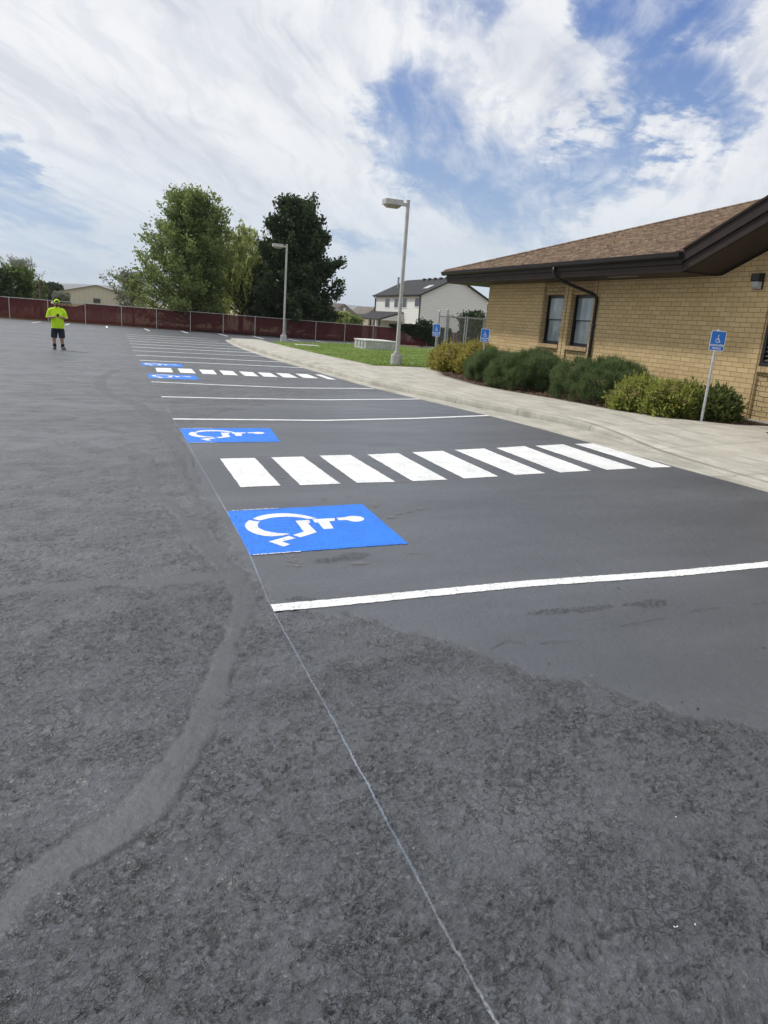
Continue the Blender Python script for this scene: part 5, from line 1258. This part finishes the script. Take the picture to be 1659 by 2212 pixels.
wo_ = MB().box((xa-.1, yb_-.08, zb_-.1), (xb+.1, yb_-.002, za+.1)).build('window', noisy('barn_trim', (.32, .30, .22), .1, 2, .6), root); MB().box((xa, yb_-.1, zb_), (xb, yb_-.081, za)).build('pane', wpane, wo_)
MB().tube([(xl-.15, yb_-.2, ze-.05), (xl-.15, yb_-.2, -2)], .12, 6).build('downspout', wtrim, root)
# utility pole
(xp, _, zt), _ = at_pt(86.5, 606, 80), 0
root = empty('utility_pole', (xp, 80, -.6), 'wooden utility pole with a short crossarm behind the fence at left', 'utility pole')
MB().tube([(xp, 80, -1), (xp, 80, zt)], [.16, .12], 8).build('pole', bark, root)
MB().box((xp-.6, 79.95, zt-.45), (xp+.6, 80.05, zt-.33)).build('crossarm', bark, root)
for dx_ in (-.5, 0.45): MB().tube([(xp+dx_, 80, zt-.33), (xp+dx_, 80, zt-.16)], .04, 6).build('insulator', wpane, root)
# wheat strip fence (low paling) beyond the gap
root = empty('paling_fence', (-5, 74, -.6), 'weathered wooden paling fence seen above the sagging maroon fabric', 'fence')
pf = noisy('weathered_paling', (.30, .23, .14), .2, 3, .9); m_ = MB()
for i in range(80): x = -12+i*.16; m_.box((x, 74, -.7), (x+.09, 74.02, 1.18))
m_.build('palings', pf, root); MB().box((-12, 74.021, .9), (.9, 74.06, .98)).build('rail', pf, root)
# ================================================================== dry weeds outside the fence
n = 30000; x = rng.uniform(-14, 34, n); y = 64.8+3.5*rng.random(n)**1.3; z = -.33+np.zeros(n)-.0*x; h = rng.uniform(.1, .45, n); a = rng.uniform(0, 3.14, n)
V = np.stack([np.stack([x-np.cos(a)*.02, y-np.sin(a)*.02, z], 1), np.stack([x+np.cos(a)*.02, y+np.sin(a)*.02, z], 1), np.stack([x+rng.normal(0, .1, n), y+rng.normal(0, .1, n), z+h], 1)], 1).reshape(-1, 3)
tag(npmesh('weeds', V, np.arange(3*n).reshape(-1, 3), leafmat('dry_weed', (.10, .075, .035), (.20, .15, .075), 1, .3)), kind='stuff')

# ================================================================== PERSON
PX, PY = -1.63, 27.8; PZ = G(PX, PY)
def skin(name, nodes, edges, m, parent, root_i=0, sub=2, smooth=True):
    """nodes: name -> (x,y,z, rx, ry)"""
    keys = list(nodes); me = D.meshes.new(name); o = D.objects.new(name, me); COL.objects.link(o)
    me.from_pydata([nodes[k][:3] for k in keys], [(keys.index(a), keys.index(b_)) for a, b_ in edges], [])
    md = o.modifiers.new('skin', 'SKIN'); md.use_smooth_shade = smooth
    for i, k in enumerate(keys):
        sv_ = me.skin_vertices[0].data[i]; sv_.radius = (nodes[k][3], nodes[k][4] if len(nodes[k]) > 4 else nodes[k][3]); sv_.use_root = (i == root_i)
    s_ = o.modifiers.new('sub', 'SUBSURF'); s_.levels = sub; s_.render_levels = sub
    bpy.context.view_layer.update(); dg = bpy.context.evaluated_depsgraph_get()
    me2 = D.meshes.new_from_object(o.evaluated_get(dg)); o.modifiers.clear(); o.data = me2; me2.materials.clear(); me2.materials.append(m)
    for p_ in me2.polygons: p_.use_smooth = smooth
    o.parent = parent; return o
person = empty('person', (PX, PY, PZ), 'person in a bright yellow shirt, dark shorts and cap, head bowed over a phone', 'person', rz=rad(6))
skinm = noisy('skin', (.36, .21, .15), .12, 8, .6); hiviz = noisy('bright_yellow_cotton', (.52, .80, .02), .10, 7, .85, bump=.01, bscale=14); navy = noisy('navy_shorts', (.014, .017, .032), .25, 6, .85, bump=.006, bscale=18)
blackm = mat('black_sock', (.01, .01, .01), .9)[0]; shoe_m = noisy('black_shoe', (.02, .02, .02), .3, 30, .6); sole_m = mat('shoe_sole', (.42, .42, .42), .6)[0]; hair_m = mat('dark_hair', (.02, .013, .009), .8)[0]
# local frame: x right in the photo, -y toward the camera
bodyn = {'pelvis': (.02, 0, .86, .16, .12), 'waist': (.015, .01, 1.02, .13, .10), 'chest': (.01, .02, 1.25, .13, .085), 'neck0': (.01, .01, 1.40, .075, .07), 'neck': (.012, -.02, 1.455, .058, .058), 'skull0': (.015, -.055, 1.50, .066, .075), 'skull': (.02, -.06, 1.585, .073, .085), 'crown': (.022, -.05, 1.645, .045, .05),
 'lsh': (-.20, .0, 1.36, .062), 'lel': (-.270, .03, 1.09, .043), 'lfa': (-.20, -.16, 1.09, .043), 'lwr': (-.075, -.285, 1.115, .029), 'lpalm': (-.030, -.315, 1.125, .026, .018),
 'rsh': (.22, .0, 1.36, .062), 'rel': (.280, .03, 1.08, .043), 'rfa': (.215, -.15, 1.090, .043), 'rwr': (.125, -.285, 1.115, .029), 'rpalm': (.070, -.31, 1.135, .026, .018),
 'lhip': (-.09, 0, .78, .105), 'lkn': (-.105, -.01, .45, .067), 'lcalf': (-.105, .015, .33, .064), 'lan': (-.10, .01, .10, .040), 'lft': (-.115, -.09, .045, .026, .022),
 'rhip': (.13, 0, .78, .105), 'rkn': (.135, -.01, .45, .067), 'rcalf': (.14, .015, .33, .064), 'ran': (.155, .01, .10, .040), 'rft': (.185, -.08, .045, .026, .022)}
be = [('pelvis', 'waist'), ('waist', 'chest'), ('chest', 'neck0'), ('neck0', 'neck'), ('neck', 'skull0'), ('skull0', 'skull'), ('skull', 'crown')]
for s_ in 'lr': be += [('chest', s_+'sh'), (s_+'sh', s_+'el'), (s_+'el', s_+'fa'), (s_+'fa', s_+'wr'), (s_+'wr', s_+'palm'), ('pelvis', s_+'hip'), (s_+'hip', s_+'kn'), (s_+'kn', s_+'calf'), (s_+'calf', s_+'an'), (s_+'an', s_+'ft')]
body = skin('body', bodyn, be, skinm, person)
def extra_fingers():
    parts = []
    for s_, sx, (px, py, pz) in (('l', 1, (-.025, -.315, 1.125)), ('r', -1, (.070, -.31, 1.135))):
        for k in range(4):
            ln = (.062, .070, .066, .052)[k]; oz = .022-k*.015
            a = (px+sx*.012, py-.012, pz+oz); b1_ = (px+sx*(.012+ln*.45), py-.034, pz+oz-.002); c_ = (px+sx*(.012+ln*.75), py-.020+.004*k, pz+oz-.004); d_ = (px+sx*(.012+ln*.85), py+.002, pz+oz-.005)
            parts.append(([a, b1_, c_, d_], [.0095, .0088, .0080, .0065]))
        parts.append(([(px-sx*.01, py-.01, pz+.025), (px+sx*.016, py-.028, pz+.052), (px+sx*.040, py-.024, pz+.062)], [.0115, .0100, .0080]))
    return parts
bm2 = bmesh.new(); bm2.from_mesh(body.data)
mbf = MB()
for pth_, rs_ in extra_fingers(): mbf.tube(pth_, rs_, 7)
# face: nose, ears
mbf.tube([(.022, -.138, 1.585), (.024, -.158, 1.555), (.024, -.142, 1.545)], [.009, .014, .010], 7)
for sx in (-1, 1): mbf.tube([(.018+sx*.074, -.045, 1.60), (.018+sx*.082, -.04, 1.575), (.018+sx*.074, -.045, 1.55)], [.010, .016, .009], 7)
mt_ = D.meshes.new('tmp'); mt_.from_pydata(mbf.v, [], mbf.f); bm2.from_mesh(mt_); bm2.to_mesh(body.data); bm2.free()
for p_ in body.data.polygons: p_.use_smooth = True
for sx in (-1, 1):
    m_ = MB(); m_.tube([(.022+sx*.028-.010, -.137, 1.595), (.022+sx*.028+.010, -.137, 1.595)], .0055, 6); q = m_.build('eye', hair_m, None); q.parent = person
q = MB().tube([(.0, -.128, 1.515), (.022, -.135, 1.512), (.044, -.128, 1.515)], .006, 6).build('mouth', mat('lip', (.25, .10, .08), .6)[0], None); q.parent = person
q = skin('beard', {'a': (-.028, -.085, 1.50, .035), 'b': (.018, -.105, 1.480, .040), 'c': (.062, -.085, 1.50, .035)}, [('a', 'b'), ('b', 'c')], hair_m, person, sub=1)
def loft(mb, rings, n=24, cap0=False, cap1=False):
    """rings of (cx, cy, cz, rx, ry) stacked upward into one skin"""
    V = []
    for k, (cx, cy, cz, rx, ry) in enumerate(rings):
        for q in range(n):
            a = 2*math.pi*q/n; w = 1+.025*math.sin(5*a+k*1.3)+.018*math.sin(9*a+k*2.1)
            V.append((cx+rx*w*math.cos(a), cy+ry*w*math.sin(a), cz))
    fs = [(k*n+q, k*n+(q+1) % n, (k+1)*n+(q+1) % n, (k+1)*n+q) for k in range(len(rings)-1) for q in range(n)]
    if cap0: fs.append(tuple(range(n-1, -1, -1)))
    if cap1: fs.append(tuple(range((len(rings)-1)*n, len(rings)*n)))
    return mb.add(V, fs)
m_ = MB()
loft(m_, [(.02, 0, .738, .205, .150), (.02, 0, .79, .207, .155), (.02, -.008, .88, .203, .162), (.018, -.018, .98, .204, .172), (.012, -.018, 1.08, .204, .168), (.01, -.008, 1.18, .208, .150), (.01, .0, 1.27, .205, .132), (.01, .008, 1.335, .185, .112), (.01, .012, 1.385, .140, .092), (.012, .008, 1.42, .095, .078), (.012, -.002, 1.44, .078, .070)])
for sx, c0 in ((-1, .01), (1, .01)):
    m_.tube([(c0+sx*.115, .005, 1.345), (c0+sx*.190, .005, 1.320), (c0+sx*.232, .008, 1.255), (c0+sx*.250, .015, 1.18), (c0+sx*.268, .018, 1.10), (c0+sx*.274, .018, 1.065)], [.074, .077, .074, .074, .076, .078], 16, caps=False)
shirt = m_.build('shirt', hiviz, None, smooth=True, fix=False); shirt.parent = person
m_ = MB()
loft(m_, [(.02, 0, .63, .185, .135), (.02, 0, .70, .195, .142), (.02, 0, .80, .192, .140), (.02, 0, .88, .17, .125)], cap0=True)
m_.tube([(-.078, 0, .70), (-.09, 0, .60), (-.10, 0, .50), (-.105, -.002, .415)], [.108, .108, .104, .102], 16, caps=False)
m_.tube([(.118, 0, .70), (.130, 0, .60), (.138, 0, .50), (.142, -.002, .415)], [.108, .108, .104, .102], 16, caps=False)
shorts = m_.build('shorts', navy, None, smooth=True, fix=False); shorts.parent = person
for sx, (ax, fx) in (('l', (-.10, -.125)), ('r', (.155, .205))):
    skin('sock', {'a': (ax, .012, .25, .066), 'b': (ax, .012, .16, .064), 'c': (ax+.0, .005, .04, .068)}, [('a', 'b'), ('b', 'c')], blackm, person, sub=1)
    sh_ = skin('shoe', {'h': (ax-(fx-ax)*.35, .055, .060, .056, .062), 'm': (ax+(fx-ax)*.3, -.03, .068, .060, .070), 'b': (ax+(fx-ax)*.9, -.12, .055, .062, .052), 't': (fx+(fx-ax)*.35, -.175, .040, .040, .028)}, [('h', 'm'), ('m', 'b'), ('b', 't')], shoe_m, person)
    P = [(ax+(fx-ax)*(-.6)+.042*math.cos(a_), .075+.045*math.sin(a_)) for a_ in np.linspace(0, math.pi, 7)]+[(fx+(fx-ax)*.4+.05*math.cos(a_), -.165+.055*math.sin(a_)) for a_ in np.linspace(math.pi, 2*math.pi, 7)]
    q = MB().prism(P, 'z', .002, .026).build('sole', sole_m, None, bevel=.004); q.parent = sh_
# cap: shell plus brim tipped down toward the phone
cpv = MB(); n = 20; rows = 7; V = []
CM = Matrix.Translation((.022, -.062, 1.585)) @ Matrix.Rotation(rad(20), 4, 'X')
for i in range(rows+1):
    a = (math.pi/2)*i/rows
    for j in range(n): V.append(tuple(CM @ Vector((.091*math.cos(a)*math.cos(2*math.pi*j/n), .104*math.cos(a)*math.sin(2*math.pi*j/n), .020+.092*math.sin(a)))))
cpv.add(V, [(i*n+j, i*n+(j+1) % n, (i+1)*n+(j+1) % n, (i+1)*n+j) for i in range(rows) for j in range(n)])
cap = cpv.build('cap', hiviz, None, smooth=True, fix=False); cap.parent = person
bv = MB(); arcp = [(.078*math.cos(a_), -.072+.0*a_-.098*abs(math.sin(a_))) for a_ in np.linspace(math.pi, 2*math.pi, 13)]+[(.080*math.cos(a_), -.050-.045*abs(math.sin(a_))) for a_ in np.linspace(2*math.pi, math.pi, 13)]
n = len(arcp); vv = [tuple(CM @ Vector((a, b_, .022-.9*a*a-(0 if k else .007)))) for k in (0, 1) for a, b_ in arcp]
bv.add(vv, [tuple(range(n)), tuple(range(2*n-1, n-1, -1))]+[(i, (i+1) % n, n+(i+1) % n, n+i) for i in range(n)])
q = bv.build('brim', noisy('cap_brim', (.05, .055, .045), .3, 20, .8), None); q.parent = cap
fp = MB(); V = []
for i in range(5):
    for j in range(9):
        a = rad(10+i*13); th = rad(270-42+j*10.5); V.append(tuple(CM @ Vector((.0925*math.cos(a)*math.cos(th), .1055*math.cos(a)*math.sin(th), .021+.0935*math.sin(a)))))
fp.add(V, [(i*9+j, i*9+j+1, (i+1)*9+j+1, (i+1)*9+j) for i in range(4) for j in range(8)]); q = fp.build('front_panel', noisy('cap_front', (.06, .07, .03), .4, 30, .8), None, smooth=True, fix=False); q.parent = cap
q = skin('hair', {'a': (-.055, -.01, 1.565, .024), 'b': (.02, .035, 1.555, .040), 'c': (.095, -.01, 1.565, .024)}, [('a', 'b'), ('b', 'c')], hair_m, person, sub=1)
PM = Matrix.Translation((PX, PY, PZ)) @ Matrix.Rotation(rad(6), 4, 'Z') @ Matrix.Translation((.023, -.350, 1.15)) @ Matrix.Rotation(rad(38), 4, 'X')
ph = MB().box((-.037, -.0045, -.04), (.037, .0045, .085)).build('phone', mat('phone_black', (.01, .01, .012), .25)[0], None, bevel=.004); ph.matrix_world = PM
tag(ph, 'black phone held in both hands of the man in the yellow shirt', 'phone')
q = MB().box((-.033, .0046, -.034), (.033, .0052, .08)).build('screen', mat('phone_glass', (.02, .022, .03), .08)[0], None); q.parent = ph

# ================================================================== HAZE
hzm = D.materials.new('haze_air'); hzm.use_nodes = True; hzm.node_tree.nodes.clear(); t = NT(hzm.node_tree)
vo = t.new('ShaderNodeVolumePrincipled'); vo.inputs['Color'].default_value = (.80, .87, .97, 1); vo.inputs['Density'].default_value = .00013; vo.inputs['Anisotropy'].default_value = .2
mo = t.new('ShaderNodeOutputMaterial'); t.l.new(vo.outputs[0], mo.inputs['Volume'])
hb = MB().box((-7200, -900, -4), (7200, 7400, 190)).build('haze', hzm); tag(hb, kind='stuff')
